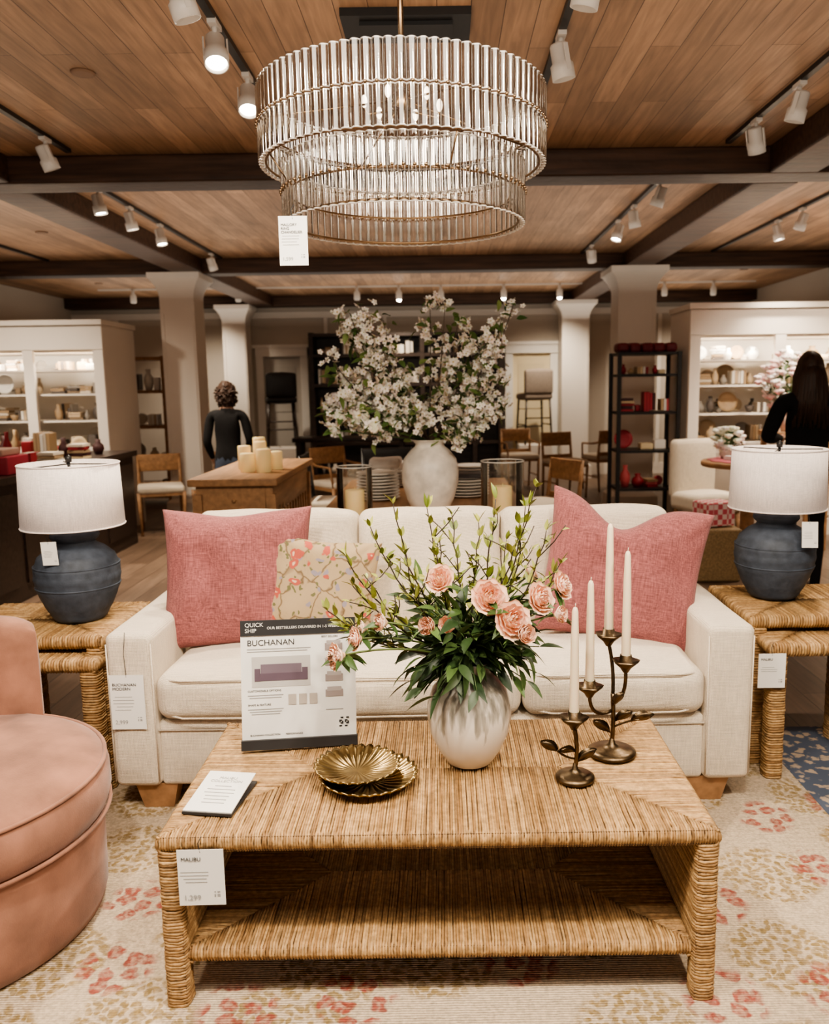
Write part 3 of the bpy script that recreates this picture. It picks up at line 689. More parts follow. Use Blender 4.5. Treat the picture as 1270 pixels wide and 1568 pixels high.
def cup(b,c,s=1.0):
    b.lathe([(0,-.02*s),(.006*s,-.018*s),(.012*s,-.008*s),(.026*s,.004*s),(.028*s,.008*s),(.014*s,.006*s),(.012*s,.02*s),(.010*s,.02*s),(0,.004)],20,c,sc=lambda th,i:1+.10*math.cos(5*th)*(1 if i in(3,4) else 0))
def mleaf(b,base,d,L_,W):
    d=Vector(d).normalized(); side=d.cross(Vector((0,1,0))).normalized(); up=side.cross(d)
    vs=[];fs=[];K=8
    for i in range(K+1):
        t=i/K; w=W*math.sin(pi*(t*.97+.015))**.8; c=Vector(base)+d*L_*t+Vector((0,0,1))*(-.18*L_*t*t)
        vs+= [c-side*w*.5+up*.004,c-up*.002,c+side*w*.5+up*.004,c+up*-.004]
    for i in range(K):
        o=i*4
        for j in range(4): fs.append([o+j,o+(j+1)%4,o+4+(j+1)%4,o+4+j])
    b.add(vs,fs)
def taper(b,c,h): b.lathe([(0,0),(.0125,0),(.013,.005),(.0105,h*.7),(.008,h-.012),(.005,h-.003),(0,h)],20,c); b.tube([(c[0],c[1],c[2]+h-.002),(c[0]+.001,c[1],c[2]+h+.008)],.001,4)
def base(b,c,r): b.lathe([(0,0),(r*.9,0),(r,.004),(r*.98,.010),(r*.8,.016),(r*.4,.020),(r*.15,.03),(r*.1,.045),(0,.05)],32,c)
g=group('bronze_candelabra',(0,0,0))
b=MB(); bx_,by_=.462,2.20
base(b,(bx_,by_,TZ),.068)
cups=[(.392,2.17,.655),(.452,2.22,.785),(.492,2.18,.722)]
b.tube(bez((bx_,by_,TZ+.03),(bx_+.005,by_,TZ+.1),(.462,2.20,.63),8),.0062,8)
b.tube(bez((.46,2.20,.58),(.395,2.18,.56),(.392,2.17,.64),8),.0052,8)
b.tube(bez((.462,2.20,.62),(.470,2.22,.70),(.452,2.22,.77),8),.0052,8)
b.tube(bez((.462,2.20,.60),(.50,2.19,.62),(.492,2.18,.705),8),.0052,8)
b.tube(bez((.462,2.20,.53),(.50,2.19,.555),(.53,2.17,.565),6),.003,6)
for c in cups: cup(b,c,1.3)
mleaf(b,(.51,2.18,.56),(.9,-.2,.5),.07,.032); mleaf(b,(.47,2.2,.55),(.8,-.3,.8),.065,.030); mleaf(b,(.455,2.19,.52),(-.8,-.3,.9),.08,.030); mleaf(b,(.46,2.19,.60),(.5,-.2,.9),.06,.026)
b.obj('bronze_stem',M_bronze,g)
b=MB(); taper(b,(cups[0][0],cups[0][1],cups[0][2]+.006),.30); taper(b,(cups[1][0],cups[1][1],cups[1][2]+.006),.315); taper(b,(cups[2][0],cups[2][1],cups[2][2]+.006),.31)
b.obj('taper_candles',M_candle,g)
g=group('bronze_candlestick',(0,0,0))
b=MB(); base(b,(.335,2.05,TZ),.052); b.tube(bez((.335,2.05,TZ+.03),(.345,2.05,TZ+.08),(.331,2.05,.605),8),.0058,8); cup(b,(.331,2.05,.615),1.3)
b.tube(bez((.337,2.05,.51),(.30,2.04,.52),(.285,2.03,.545),6),.003,6); mleaf(b,(.29,2.035,.538),(-.8,-.1,.7),.065,.030); mleaf(b,(.337,2.05,.50),(.9,-.1,.9),.075,.030); mleaf(b,(.336,2.05,.53),(-.5,-.3,.3),.06,.026)
b.obj('bronze_stem',M_bronze,g)
b=MB(); taper(b,(.331,2.05,.621),.30); b.obj('taper_candle',M_candle,g)

# ---------------------------------------------------------------- chandelier
HX,HY=-.104,2.55
g=group('glass_rod_chandelier',(HX,HY,0)); CH=g
bg=MB(); br=MB(); br2=MB()
def tier(Rr,z0,z1,n):
    rr=pi*Rr/n*.98
    for k in range(n):
        a=2*pi*k/n; cx,cy=Rr*math.cos(a),Rr*math.sin(a)
        vs=[];m=9
        for z in (z0,z1):
            for q in range(m):
                th=a-pi*.5+pi*q/(m-1); vs.append((cx+rr*math.cos(th),cy+rr*math.sin(th),z))
        bg.add(vs,[[q,q+1,m+q+1,m+q] for q in range(m-1)])
        ex,ey=cx-rr*math.sin(a),cy+rr*math.cos(a)
        br2.tube([(ex,ey,z0),(ex,ey,z1)],.0010,4)
    for z in (z0,z1):
        pts=[]
        for q in range(n*6):
            a=2*pi*q/(n*6); r2=Rr+.011*abs(math.cos(n*a/2)); pts.append((r2*math.cos(a),r2*math.sin(a),z))
        br2.tube(pts,.0024,4,closed=True)
def ring(Rr,z,n,t=.003):
    pts=[((Rr-.008)*math.cos(2*pi*q/96),(Rr-.008)*math.sin(2*pi*q/96),z) for q in range(96)]
    br.tube(pts,t,6,closed=True)
    for k in range(n):
        a=2*pi*k/n; br.ball(((Rr+.014)*math.cos(a),(Rr+.014)*math.sin(a),z),.0052,3)
# three stacked rows of fluted glass: two on the wide drum, one on the narrower drum
tier(.402,2.216,2.312,90); tier(.402,2.112,2.208,90); tier(.342,1.948,2.118,78)
ring(.402,2.212,90); ring(.402,2.116,0,.004); ring(.342,2.035,78); ring(.342,1.955,0,.004)
for k in range(4):
    a=2*pi*k/4+.4; br.tube([(0,0,2.30),(.39*math.cos(a),.39*math.sin(a),2.212)],.003,6); br.tube([(.39*math.cos(a),.39*math.sin(a),2.116),(.335*math.cos(a),.335*math.sin(a),2.035)],.0025,6)
br.tube([(0,0,2.27),(0,0,2.895)],.008,8); br.lathe([(0,2.86),(.07,2.865),(.075,2.885),(.07,2.90)],24)
br.lathe([(0,2.24),(.02,2.25),(.03,2.28),(.03,2.31),(.01,2.33)],20)
bb=MB()
for k in range(6):
    a=2*pi*k/6+.2; br.tube([(.02*math.cos(a),.02*math.sin(a),2.27),(.10*math.cos(a),.10*math.sin(a),2.255),(.11*math.cos(a),.11*math.sin(a),2.27)],.0035,6)
    bb.ball((.11*math.cos(a),.11*math.sin(a),2.29),.009,6,sq=(1,1,2))
bg.obj('glass_rods',M_rods,g); br.obj('brass_frame',M_gold,g); br2.obj('glass_edges',mat('ground_glass_edge',(.78,.74,.70),.2,var=(30,.2)),g); bb.obj('bulbs',mat('small_bulb',(1,.95,.9),.3,emis=((1,.82,.6),4)),g)
hang_tag(-.385,2.26,1.925,.075,.125,'MALLORY\nRING\nCHANDELIER',4,strlen=.03,price='1,599',parent=CH,ploc=(HX,HY,0))
b=MB(); b.box((-.12,3.52,2.885),(.50,.26,.03),mi=0); b.box((-.12,3.52,2.865),(.36,.16,.02),mi=0); b.obj('ceiling_vent',M_black)

# ---------------------------------------------------------------- track lights
def track(x,y0,y1,heads):
    g=group('track_lighting',(x,0,0))
    b=MB(); b.box((0,(y0+y1)/2,ZC-.012),(.032,y1-y0,.024)); b.obj('rail',M_black,g)
    b=MB(); bl=MB()
    for (y,tx,ty,lit) in heads:
        b.tube([(0,y,ZC-.03),(0,y,ZC-.075)],.011,8); b.box((0,y,ZC-.03),(.034,.09,.02))
        d=Vector((tx,ty,-1)).normalized(); M=Matrix.Translation((0,y,ZC-.12))@d.to_track_quat('Z','Y').to_matrix().to_4x4()
        b.lathe([(0,-.06),(.032,-.06),(.037,-.052),(.037,.01),(.047,.02),(.047,.075),(.043,.075),(.040,.055),(0,.055)],20,M=M)
        b.box((.045,0,.0),(.006,.02,.1),M=M); b.box((-.045,0,.0),(.006,.02,.1),M=M)
        if lit: bl.lathe([(0,.06),(.037,.06),(.037,.064),(0,.066)],20,M=M)
        if lit:
            ld=bpy.data.lights.new('spot','SPOT'); ld.energy=lit; ld.color=(1,.86,.68); ld.spot_size=rad(95); ld.spot_blend=.9; ld.shadow_soft_size=.06
            lo=bpy.data.objects.new('spot_light',ld); C.objects.link(lo); lo.parent=g; lo.location=Vector((0,y,ZC-.12))+d*.10; lo.rotation_euler=d.to_track_quat('-Z','Y').to_euler()
    b.obj('heads',M_track,g)
    if bl.v: bl.obj('lenses',M_lit,g)
S1,S2=108,160
track(-.86,-.5,5.2,[(.8,.1,.9,S1),(3.0,.3,.2,0),(3.45,.15,-.5,S1),(4.0,.1,-.5,S1)])
track(.50,-.5,5.2,[(.9,-.1,.8,S1),(2.95,-.2,.2,0),(3.6,.2,.1,0)])
track(-2.2,-.5,5.2,[(.9,.8,.6,S1*.6),(4.0,.3,.2,0),(4.9,.3,.3,0)])
track(1.72,-.5,5.2,[(.9,-.7,.6,S1),(3.6,-.3,-.4,S1),(4.2,-.2,.2,0),(4.75,.3,.4,0)])
track(-2.4,5.7,9.4,[(6.1,.2,.0,S2),(6.7,.2,.1,S2),(7.4,.2,-.1,S2),(9.0,.2,.4,0)])
track(1.55,5.7,9.4,[(6.1,-.3,.3,0),(6.9,.2,.1,0),(7.5,-.3,-.2,S2),(8.8,.2,.5,0)])
track(2.98,5.7,9.4,[(5.95,.3,.8,S2*1.2),(6.5,.2,-.2,S2),(7.1,-.3,.1,0),(7.6,.2,-.1,S2)])
track(-4.3,5.7,9.4,[(6.4,.1,.8,S2*1.2),(7.3,.2,.1,0),(7.8,.1,-.2,S2)])
b=MB()
for x,y in ((-1.6,4.0),(2.45,3.9),(-3.6,7.8),(3.9,6.2),(-4.6,11.5),(.9,10.9),(3.9,11)):
    b.lathe([(0,2.889),(.04,2.889),(.05,2.89),(.055,2.9)],20,(x,y,0),col=(.22,.13,.08))
b.obj('recessed_can_lights',M_vc)
gl=group('far_track_lighting')
b=MB();bl=MB()
for i,x in enumerate((-4.4,-3.6,-2.9,-1.2,-.6,.0,.9,1.7,3.2,3.9)):
    b.lathe([(.035,2.70),(.045,2.72),(.045,2.80),(.02,2.84),(.02,2.9)],12,(x,12.2,0))
    if i%3==1 or x==0.9: bl.ball((x,12.2,2.705),.035,5)
b.box((-.2,12.2,2.89),(9.4,.03,.02)); b.obj('heads',M_track,gl); bl.obj('lenses',M_lit,gl)
for x in (-3.6,-.6,1.7,3.9):
    ld=bpy.data.lights.new('spot','SPOT'); ld.energy=S2*.7; ld.color=(1,.86,.68); ld.spot_size=rad(110); ld.spot_blend=.9; ld.shadow_soft_size=.05
    lo=bpy.data.objects.new('spot_light',ld); C.objects.link(lo); lo.parent=gl; lo.location=(x,12.2,2.66); lo.rotation_euler=(rad(25),0,0)

# ---------------------------------------------------------------- dining table behind sofa
g=group('dining_table',(-.12,5.45,0))
b=MB(); b.rbox((0,0,.74),(1.2,2.0,.04),.006,2,4)
for sx in(-1,1):
    for sy in(-1,1): b.box((sx*.52,sy*.9,.36),(.08,.08,.72))
    b.box((sx*.52,0,.68),(.04,1.75,.08))
b.obj('table',M_wood,g)
b=MB(); b.lathe([(0,0),(.09,0),(.10,.01),(.135,.08),(.16,.17),(.163,.24),(.15,.31),(.11,.36),(.085,.38),(.08,.395),(.10,.415),(.112,.42),(.10,.42),(.075,.395),(.0,.3)],48)
b.obj('cream_ceramic_vase',M_cer,loc=(-.075,4.72,.76))
def hurricane(x,y,r,h,ch):
    g=group('glass_hurricane_candle',(x,y,.76))
    b=MB(); n=40
    b.lathe([(r*.99,.0),(r,.006),(r,h)],n,sc=lambda th,i:1+.012*math.sin(th*9)); b.f.pop(); b.m.pop(); b.s.pop()
    b.obj('glass_cylinder',M_glass,g)
    b=MB()
    for z in (.004,h): b.tube([(r*math.cos(2*pi*t/40),r*math.sin(2*pi*t/40),z) for t in range(40)],.0035,6,closed=True)
    b.obj('glass_rims',mat('glass_rim',(.7,.68,.64),.15,var=(20,.1)),g)
    b=MB(); b.lathe([(0,.009),(.052,.009),(.054,.015),(.054,ch-.006),(.048,ch),(0,ch-.004)],24); b.tube([(0,0,ch-.006),(.002,0,ch+.014)],.0015,5,col=(0,0,0)); b.obj('pillar_candle',M_wax,g)
hurricane(-.50,4.62,.10,.28,.15); hurricane(.33,4.62,.12,.30,.16)
b=MB()
for (x,y,n,r) in ((-.42,5.3,9,.14),(-.38,6.0,6,.14),(.15,5.4,6,.15),(.2,6.1,7,.14)):
    for i in range(n): b.lathe([(0,0),(r*.6,0),(r,.014),(r*.98,.018),(r*.6,.006),(0,.006)],24,(x,y,.762+.02*i),col=(.80,.76,.70))
b.rbox((-.37,5.3,1.0),(.2,.2,.06),.02,2,3,nz=.01,nsc=9,col=(.85,.82,.78)); b.rbox((-.38,6.0,.915),(.2,.2,.05),.02,2,3,nz=.01,nsc=9,col=(.85,.82,.78))
b.rbox((.17,5.4,.90),(.22,.16,.03),.01,2,3,col=(.06,.05,.05))
b.obj('stacked_dinner_plates',M_vc)
# two loose sprays of blossom with a gap between them
g=group('blossom_branches')
b=MB(); VB=Vector((-.075,4.72,1.17))
T=[(-.32,4.7,1.84),(-.42,4.65,1.90),(-.50,4.65,1.88),(-.62,4.65,1.66),(-.64,4.7,1.36),(-.33,4.6,1.72),(-.52,4.8,1.76),(-.40,4.6,1.60),(-.52,4.55,1.44),(-.24,4.7,1.58),(-.27,4.55,1.42),(-.47,4.6,1.28),(-.15,4.55,1.36),(-.36,4.5,1.5),(-.58,4.8,1.55),
   (-.06,4.7,1.94),(.02,4.65,1.90),(.09,4.65,1.82),(.16,4.6,1.72),(.24,4.6,1.62),(.40,4.7,1.92),(.33,4.6,1.84),(.26,4.7,1.76),(.22,4.55,1.50),(.31,4.65,1.36),(.15,4.55,1.24),(.19,4.5,1.38),(.34,4.7,1.52)]
def blossom(b,c,r):
    d=Vector((R.uniform(-1,1),R.uniform(-1.2,.6),R.uniform(-.6,1))).normalized(); M=Matrix.Translation(c)@d.to_track_quat('Z','Y').to_matrix().to_4x4()
    tint=lerp((.95,.90,.82),(.90,.76,.69),R.random()**3)
    for k in range(5):
        a=2*pi*k/5; ca,sa=math.cos(a),math.sin(a)
        pts=[(0,0,0),(.55,-.38,.1),(.95,-.25,.28),(1.05,0,.22),(.95,.25,.28),(.55,.38,.1),(.6,0,.02)]
        vs=[((x*ca-y*sa)*r,(x*sa+y*ca)*r,z*r) for x,y,z in pts]
        b.add(vs,[[0,1,6],[1,2,3,6],[6,3,4,5],[0,6,5]],tint,1,True,M)
    b.ball((0,0,.08*r),.22*r,3,col=(.55,.45,.15),mi=1,M=M)
for t in T:
    t=Vector(t); out=Vector((t.x-VB.x,t.y-VB.y,0)); m_=VB+Vector((out.x*.75,out.y*.6,(t.z-VB.z)*.45))
    pts=bez(VB,m_,t,14); b.tube([VB-Vector((0,0,.3))]+pts,[.007]+[.007-.005*i/14 for i in range(15)],5,(.10,.07,.05))
    for i in range(5,15):
        if R.random()<.22: continue
        cc=pts[i]+Vector((R.gauss(0,.028),R.gauss(0,.03),R.gauss(0,.026)))
        b.tube([pts[i],cc],.0018,3,(.12,.14,.05))
        for q in range(11):
            c=cc+Vector((R.gauss(0,.024),R.gauss(0,.024),R.gauss(0,.024))); blossom(b,c,R.uniform(.016,.024))
        for q in range(3): leaf(b,pts[i]+Vector((R.gauss(0,.03),R.gauss(0,.03),R.gauss(0,.03))),(R.uniform(-1,1),R.uniform(-1,1),R.uniform(-.6,.8)),R.uniform(.05,.09),.034,lerp((.05,.11,.03),(.20,.27,.08),R.random()),.3)
for k in range(7):
    c=(-.60+.06*k+R.uniform(-.02,.02),4.55+R.uniform(-.05,.05),1.28+R.uniform(-.05,.06)); 
    b.ball(c,.035,6,col=(.80,.77,.60),mi=1); b.tube([VB,Vector(c)],.003,4,(.08,.14,.04))
    for q in range(7): blossom(b,Vector(c)+Vector((R.uniform(-.03,.03),-.02,R.uniform(-.03,.03))),.03)
    for q in range(4): leaf(b,Vector(c),(R.uniform(-1,1),R.uniform(-1,0),R.uniform(-.8,.5)),.08,.035,(.10,.18,.05),.3)
b.obj('branches_and_blossoms',[M_leaf,M_petal],g)

# ---------------------------------------------------------------- wood console with candles
b=MB(); cx,cy=-1.36,6.05
b.rbox((cx,cy,.88),(.58,1.5,.05),.008,2,3); b.box((cx,cy,.76),(.50,1.40,.20))
for sx in(-1,1):
    for sy in(-1,1): b.box((cx+sx*.24,cy+sy*.69,.40),(.06,.06,.80))
b.box((cx,cy-.705,.76),(.4,.01,.14)); b.box((cx,cy,.14),(.50,1.4,.03)); b.ball((cx,cy-.72,.76),.014,6)
for k in range(12): b.box((cx+.24,cy-.6+k*.11,.42),(.02,.03,.56)); b.box((cx-.24,cy-.6+k*.11,.42),(.02,.03,.56))
b.obj('wood_sideboard_table',M_wood)
b=MB()
for (x,y,h,r) in ((-1.36,5.75,.13,.05),(-1.24,5.72,.16,.05),(-1.30,5.9,.20,.045),(-1.42,5.92,.17,.045),(-1.19,5.9,.13,.045),(-1.34,6.05,.22,.045)):
    b.lathe([(0,0),(r,0),(r,h-.008),(r*.9,h),(0,h-.006)],24,(x,y,.906))
b.obj('pillar_candle_cluster',M_wax)

# ---------------------------------------------------------------- chairs
def chair(name,x,y,rz,frame,seat,arms=False,h=.84):
    g=group(name,(x,y,0),(0,0,rad(rz)))
    b=MB()
    for sx in(-1,1):
        b.tube([(sx*.21,-.20,0),(sx*.22,-.21,.44)],[.014,.02],8); b.tube([(sx*.20,.23,0),(sx*.21,.20,.44),(sx*.21,.25,h)],[.014,.02,.014],8)
        b.tube([(sx*.21,-.2,.2),(sx*.205,.21,.2)],.01,6)
        if arms: b.tube([(sx*.22,-.21,.44),(sx*.24,-.18,.65),(sx*.24,.1,.66),(sx*.21,.22,.68)],.014,8)
    b.box((0,0,.42),(.44,.44,.04)); b.rbox((0,.245,h-.09),(.44,.025,.18),.01,2,4,bulge=(0,.01,0)); b.box((0,.225,h-.32),(.42,.018,.05))
    b.obj('frame',frame,g)
    b=MB(); b.rbox((0,-.01,.465),(.46,.45,.07),.028,3,5,bulge=(0,0,.012)); b.obj('seat',seat,g)
def uph(name,x,y,rz,m,legs=M_wood,h=.91):
    g=group(name,(x,y,0),(0,0,rad(rz)))
    b=MB(); b.rbox((0,0,.40),(.48,.48,.16),.05,3,5,bulge=(0,0,.02)); b.rbox((0,.22,.42+(h-.42)/2),(.48,.11,h-.40),.05,3,6,bulge=(0,.02,0)); b.obj('upholstery',m,g)
    b=MB()
    for sx in(-1,1):
        for sy in(-1,1): b.tube([(sx*.2,sy*.2,0),(sx*.19,sy*.19,.33)],[.014,.022],8)
    b.obj('legs',legs,g)
chair('oak_dining_chair',-2.95,8.6,20,M_wood,M_sofa,h=.80); chair('oak_dining_chair',-2.35,8.75,-15,M_wood,M_sofa,h=.80)
chair('black_dining_chair',-.98,7.3,90,M_black,M_sofa,h=.9); chair('black_dining_chair',-.45,7.0,10,M_black,M_sofa,h=.95)
chair('oak_dining_chair',1.6,10.9,20,M_wood,M_sofa); chair('oak_dining_chair',2.25,11.6,-160,M_wood,M_sofa,True); chair('oak_dining_chair',1.1,11.9,10,M_wood,M_sofa,True)
chair('oak_dining_chair',-1.1,8.8,40,M_wood,M_sofa,True); chair('oak_dining_chair',.85,7.0,-60,M_wood,M_sofa)
uph('upholstered_chair',2.40,7.5,20,M_sofa,h=.95); uph('upholstered_chair',3.35,5.2,200,M_sofa)
def stool(x,y,z,rz,m,seatm):
    g=group('bar_stool',(x,y,z),(0,0,rad(rz)))
    b=MB()
    for sx in(-1,1):
        for sy in(-1,1): b.tube([(sx*.22,sy*.2,0),(sx*.19,sy*.17,.68)],[.013,.018],8)
        b.tube([(sx*.21,-.19,.3),(sx*.21,.19,.3)],.01,6)
    b.tube([(-.21,-.19,.26),(.21,-.19,.26)],.01,6); b.tube([(-.21,.19,.4),(.21,.19,.4)],.01,6)
    b.obj('legs',m,g)
    b=MB(); b.rbox((0,0,.73),(.46,.42,.10),.04,3,4,bulge=(0,0,.015)); b.rbox((0,.19,.95),(.46,.07,.36),.03,3,5,bulge=(0,.01,.02)); b.obj('seat_and_back',seatm,g)
M_tau=mat('taupe_fabric',(.26,.21,.17),.9,var=(30,.1))
for x,m1,m2 in ((-2.50,M_dark,M_black),(1.42,M_dark,M_tau)):
    b=MB(); b.rbox((x,12.95,.28),(.50,.52,.56),.01,2,2); b.obj('display_plinth',M_trimw)
    stool(x,12.95,.562,195,m1,m2)

# ---------------------------------------------------------------- shelves goods
PALN=[(.78,.74,.67),(.66,.58,.48),(.40,.28,.17),(.82,.80,.76),(.24,.17,.11),(.55,.42,.28),(.12,.10,.09),(.3,.27,.24)]
PALR=[(.35,.03,.045),(.5,.09,.10),(.75,.70,.65),(.5,.35,.2),(.06,.02,.02),(.7,.55,.35),(.28,.02,.03)]
def goods(b,x0,x1,y,z,hmax,pal,dens=1.0,dx=True):
    x=x0+.04
    while x<x1-.06:
        w=R.uniform(.05,.13); k=R.random(); col=R.choice(pal); h=R.uniform(.35,.92)*hmax
        c=(x+w/2,y+R.uniform(-.04,.04),z)
        if k<.3: b.lathe([(0,0),(w*.3,0),(w*.5,h*.35),(w*.45,h*.6),(w*.2,h*.8),(w*.24,h),(w*.15,h),(0,h*.8)],14,c,col)
        elif k<.45: b.lathe([(0,0),(w*.25,0),(w*.5,h*.25),(w*.5,h*.35),(w*.45,h*.33),(0,.02)],14,c,col)
        elif k<.6:
            for i in range(R.randint(2,5)): b.box((c[0],c[1],z+.013+.026*i),(w*1.2,.15,.022),R.uniform(-.2,.2),R.choice(pal))
            w*=1.2
        elif k<.78:
            for i in range(R.randint(3,5)): b.box((x+.015+i*.028,y,z+h*.45),(.024,.14,h*.9*R.uniform(.85,1)),0,R.choice(pal))
            w=.15
        elif k<.9: b.rbox((c[0],c[1],z+h*.3),(w,w,h*.6),.01,2,2,col=col)
        else:
            w=min(w,hmax*.5)
            Mx=Matrix.Translation((c[0],c[1]+.08,z+w*.9))@Matrix.Rotation(rad(80),4,'X'); b.lathe([(0,0),(w*.6,0),(w*.9,.02),(w*.88,.026),(w*.55,.008),(0,.008)],20,col=col,M=Mx); w*=1.8
        x+=w+R.uniform(.01,.035)/dens
def cabinet(name,x0,x1,y0,y1,h,bays,lit=60,side='R'):
    g=group(name)
    w=x1-x0; b=MB()
    b.box(((x0+x1)/2,y1-.02,h/2),(w-.02,.04,h-.004)); b.box((x0+.03,(y0+y1)/2,h/2),(.06,y1-y0,h)); b.box((x1-.03,(y0+y1)/2,h/2),(.06,y1-y0,h))
    b.box(((x0+x1)/2,(y0+y1)/2+.005,h-.135),(w-.13,y1-y0-.07,.25)); b.box(((x0+x1)/2,(y0+y1)/2-.03,h+.027),(w+.04,y1-y0+.08,.05)); b.box(((x0+x1)/2,y0+.305,.45),(w-.13,.59,.90)); b.box(((x0+x1)/2,y0-.03,.08),(w,.03,.16))
    b.box(((x0+x1)/2,y0-.008,h-.12),(w-.004,.03,.23))
    for i in range(bays+1):
        x=x0+.055+(w-.11)*i/bays; b.box((x,y0+.005,(h-.24+.17)/2),(.10,.05,h-.24-.17))
    for i in range(bays):
        xa=x0+.05+(w-.1)*i/bays; xb=x0+.05+(w-.1)*(i+1)/bays
        b.box(((xa+xb)/2,y0-.002,.5),((xb-xa)*.78,.02,.62))
    b.obj('carcass',M_trimw,g)
    sh=MB(); gd=MB()
    for z in (.905,1.18,1.45,1.69):
        if z>1: sh.box(((x0+x1)/2,y0+.28,z-.012),(w-.13,.42,.018))
        for i in range(bays):
            xa=x0+.12+(w-.1)*i/bays; xb=x0+(w-.1)*(i+1)/bays
            goods(gd,xa,xb,y0+.25,z,.22 if z<1.6 else .15,PALN,1.6)
            goods(gd,xa,xb,y0+.40,z,.22 if z<1.6 else .15,PALN,.8)
    sh.obj('shelves',M_trimw,g); gd.obj('shelf_wares',M_vc,g)
    for i in range(bays):
        xa=x0+.05+(w-.1)*(i+.5)/bays
        ld=bpy.data.lights.new('shelf','AREA'); ld.size=.5; ld.size_y=.1; ld.shape='RECTANGLE'; ld.energy=lit; ld.color=(1,.88,.7)
        lo=bpy.data.objects.new('shelf_light',ld); C.objects.link(lo); lo.location=(xa,y0+.14,h-.28); lo.parent=g; lo.rotation_euler=(rad(25),0,0)
cabinet('white_display_cabinet',-5.6,-3.38,8.45,9.3,2.12,3,7)
cabinet('white_display_cabinet',2.33,4.85,7.95,8.6,2.15,3,7)
g=group('dark_bookcase')
b=MB()
for x in (-2.0,-1.1,-.3,.5,.9): b.box((x,13.1,1.15),(.07,.40,2.3))
for z in (.1,.6,1.05,1.5,1.95,2.26): b.box((-.55,13.1,z),(2.93,.38,.05))
b.box((-.55,13.3,1.15),(2.9,.02,2.28)); b.obj('case',M_dark,g)
b=MB()
for z in (.125,.625,1.075,1.525,1.975):
    for xa,xb in ((-1.95,-1.15),(-1.05,-.35),(-.25,.45)): goods(b,xa,xb,13.05,z,.3,PALN)
b.obj('shelf_wares',M_vc,g)
b=MB(); b.lathe([(0,0),(.09,0),(.09,.02),(.012,.03),(.012,.35),(0,.35)],16,(-1.5,11.8,.78)); b.ball((-1.5,11.8,1.25),.15,12); 
b.obj('globe_table_lamp',M_shade)
b=MB(); b.rbox((-1.3,11.8,.75),(1.6,.5,.06),.01,2,3)
for sx in(-1,1):
    for sy in (-1,1): b.box((-1.3+sx*.72,11.8+sy*.2,.36),(.06,.06,.72))
b.obj('dark_console_table',M_dark)
g=group('black_etagere')
b=MB(); ex0,ex1,ey0,ey1=1.69,2.26,8.0,8.4
for x in(ex0,ex1):
    for y in(ey0,ey1): b.box((x,y,.885),(.035,.035,1.77))
for z in (.08,.45,.82,1.19,1.55,1.755): b.box(((ex0+ex1)/2,(ey0+ey1)/2,z),(ex1-ex0-.004,ey1-ey0-.004,.025))
b.obj('frame',M_black,g)
b=MB()
for z in (.093,.463,.833,1.203,1.563): goods(b,ex0+.01,ex1-.02,8.18,z,.28 if z<1.5 else .15,PALR,1.8)
for i in range(5): b.rbox((ex0+.055+i*.115,8.2,1.813),(.11,.25,.09),.03,2,3,nz=.01,col=(.14,.015,.022))
b.obj('red_gift_wares',M_vc,g)
g=group('dark_counter')
b=MB(); b.box((-3.45,6.5,.875),(.96,3.1,.05)); b.box((-3.45,6.5,.425),(.9,3.0,.85))
for k in range(4): b.box((-2.995,5.4+k*.74,.45),(.015,.62,.66)); b.box((-3.45+0,4.995,.45),(.7,.015,.66))
b.obj('cabinet',M_dark,g)
b=MB(); 
for y in (5.2,5.6,6.1,6.6,7.1,7.6): goods(b,-3.85,-3.1,y,.901,.32,PALR+PALN[:3],1.0)
b.rbox((-3.2,5.9,.966),(.35,.3,.13),.01,2,2,col=(.30,.03,.05)); b.rbox((-3.22,5.9,1.056),(.3,.25,.05),.01,2,2,col=(.4,.25,.2))
b.obj('counter_wares',M_vc,g)
g=group('oak_shelf_unit')
b=MB()
for x in (-4.35,-3.55):
    b.box((x,10.9,.95),(.05,.4,1.9))
for z in (.1,.55,1.0,1.45,1.87): b.box((-3.95,10.9,z),(.78,.38,.04))
b.obj('frame',M_wood,g); b=MB()
for z in (.12,.57,1.02,1.47): goods(b,-4.3,-3.6,10.85,z,.3,PALN)
b.obj('shelf_wares',M_vc,g)
g=group('round_side_table')
TX,TY,TH=2.50,6.75,.84
b=MB(); b.lathe([(0,TH-.045),(.37,TH-.045),(.38,TH-.035),(.38,TH-.01),(.37,TH),(0,TH)],40,(TX,TY,0)); b.lathe([(.0,.0),(.20,.0),(.20,.03),(.06,.06),(.05,TH-.04),(0,TH-.04)],24,(TX,TY,0)); b.obj('table',M_wood,g)
b=MB()
b.lathe([(.0,TH+.012),(.30,TH+.012),(.34,TH+.006),(.34,TH+.002),(0,TH+.002)],40,(TX+.02,TY,0),col=(.62,.16,.20),sc=lambda th,i:1+.05*math.sin(th*12)); b.obj('pink_table_cloth',M_vc,g)
b=MB(); b.box((TX-.1,TY-.1,TH+.03),(.2,.2,.03),.3,(.8,.75,.72)); b.lathe([(0,0),(.11,.005),(.12,.012),(0,.008)],24,(TX+.15,TY-.1,TH+.014),col=(.7,.2,.25)); b.obj('place_setting',M_vc,g)
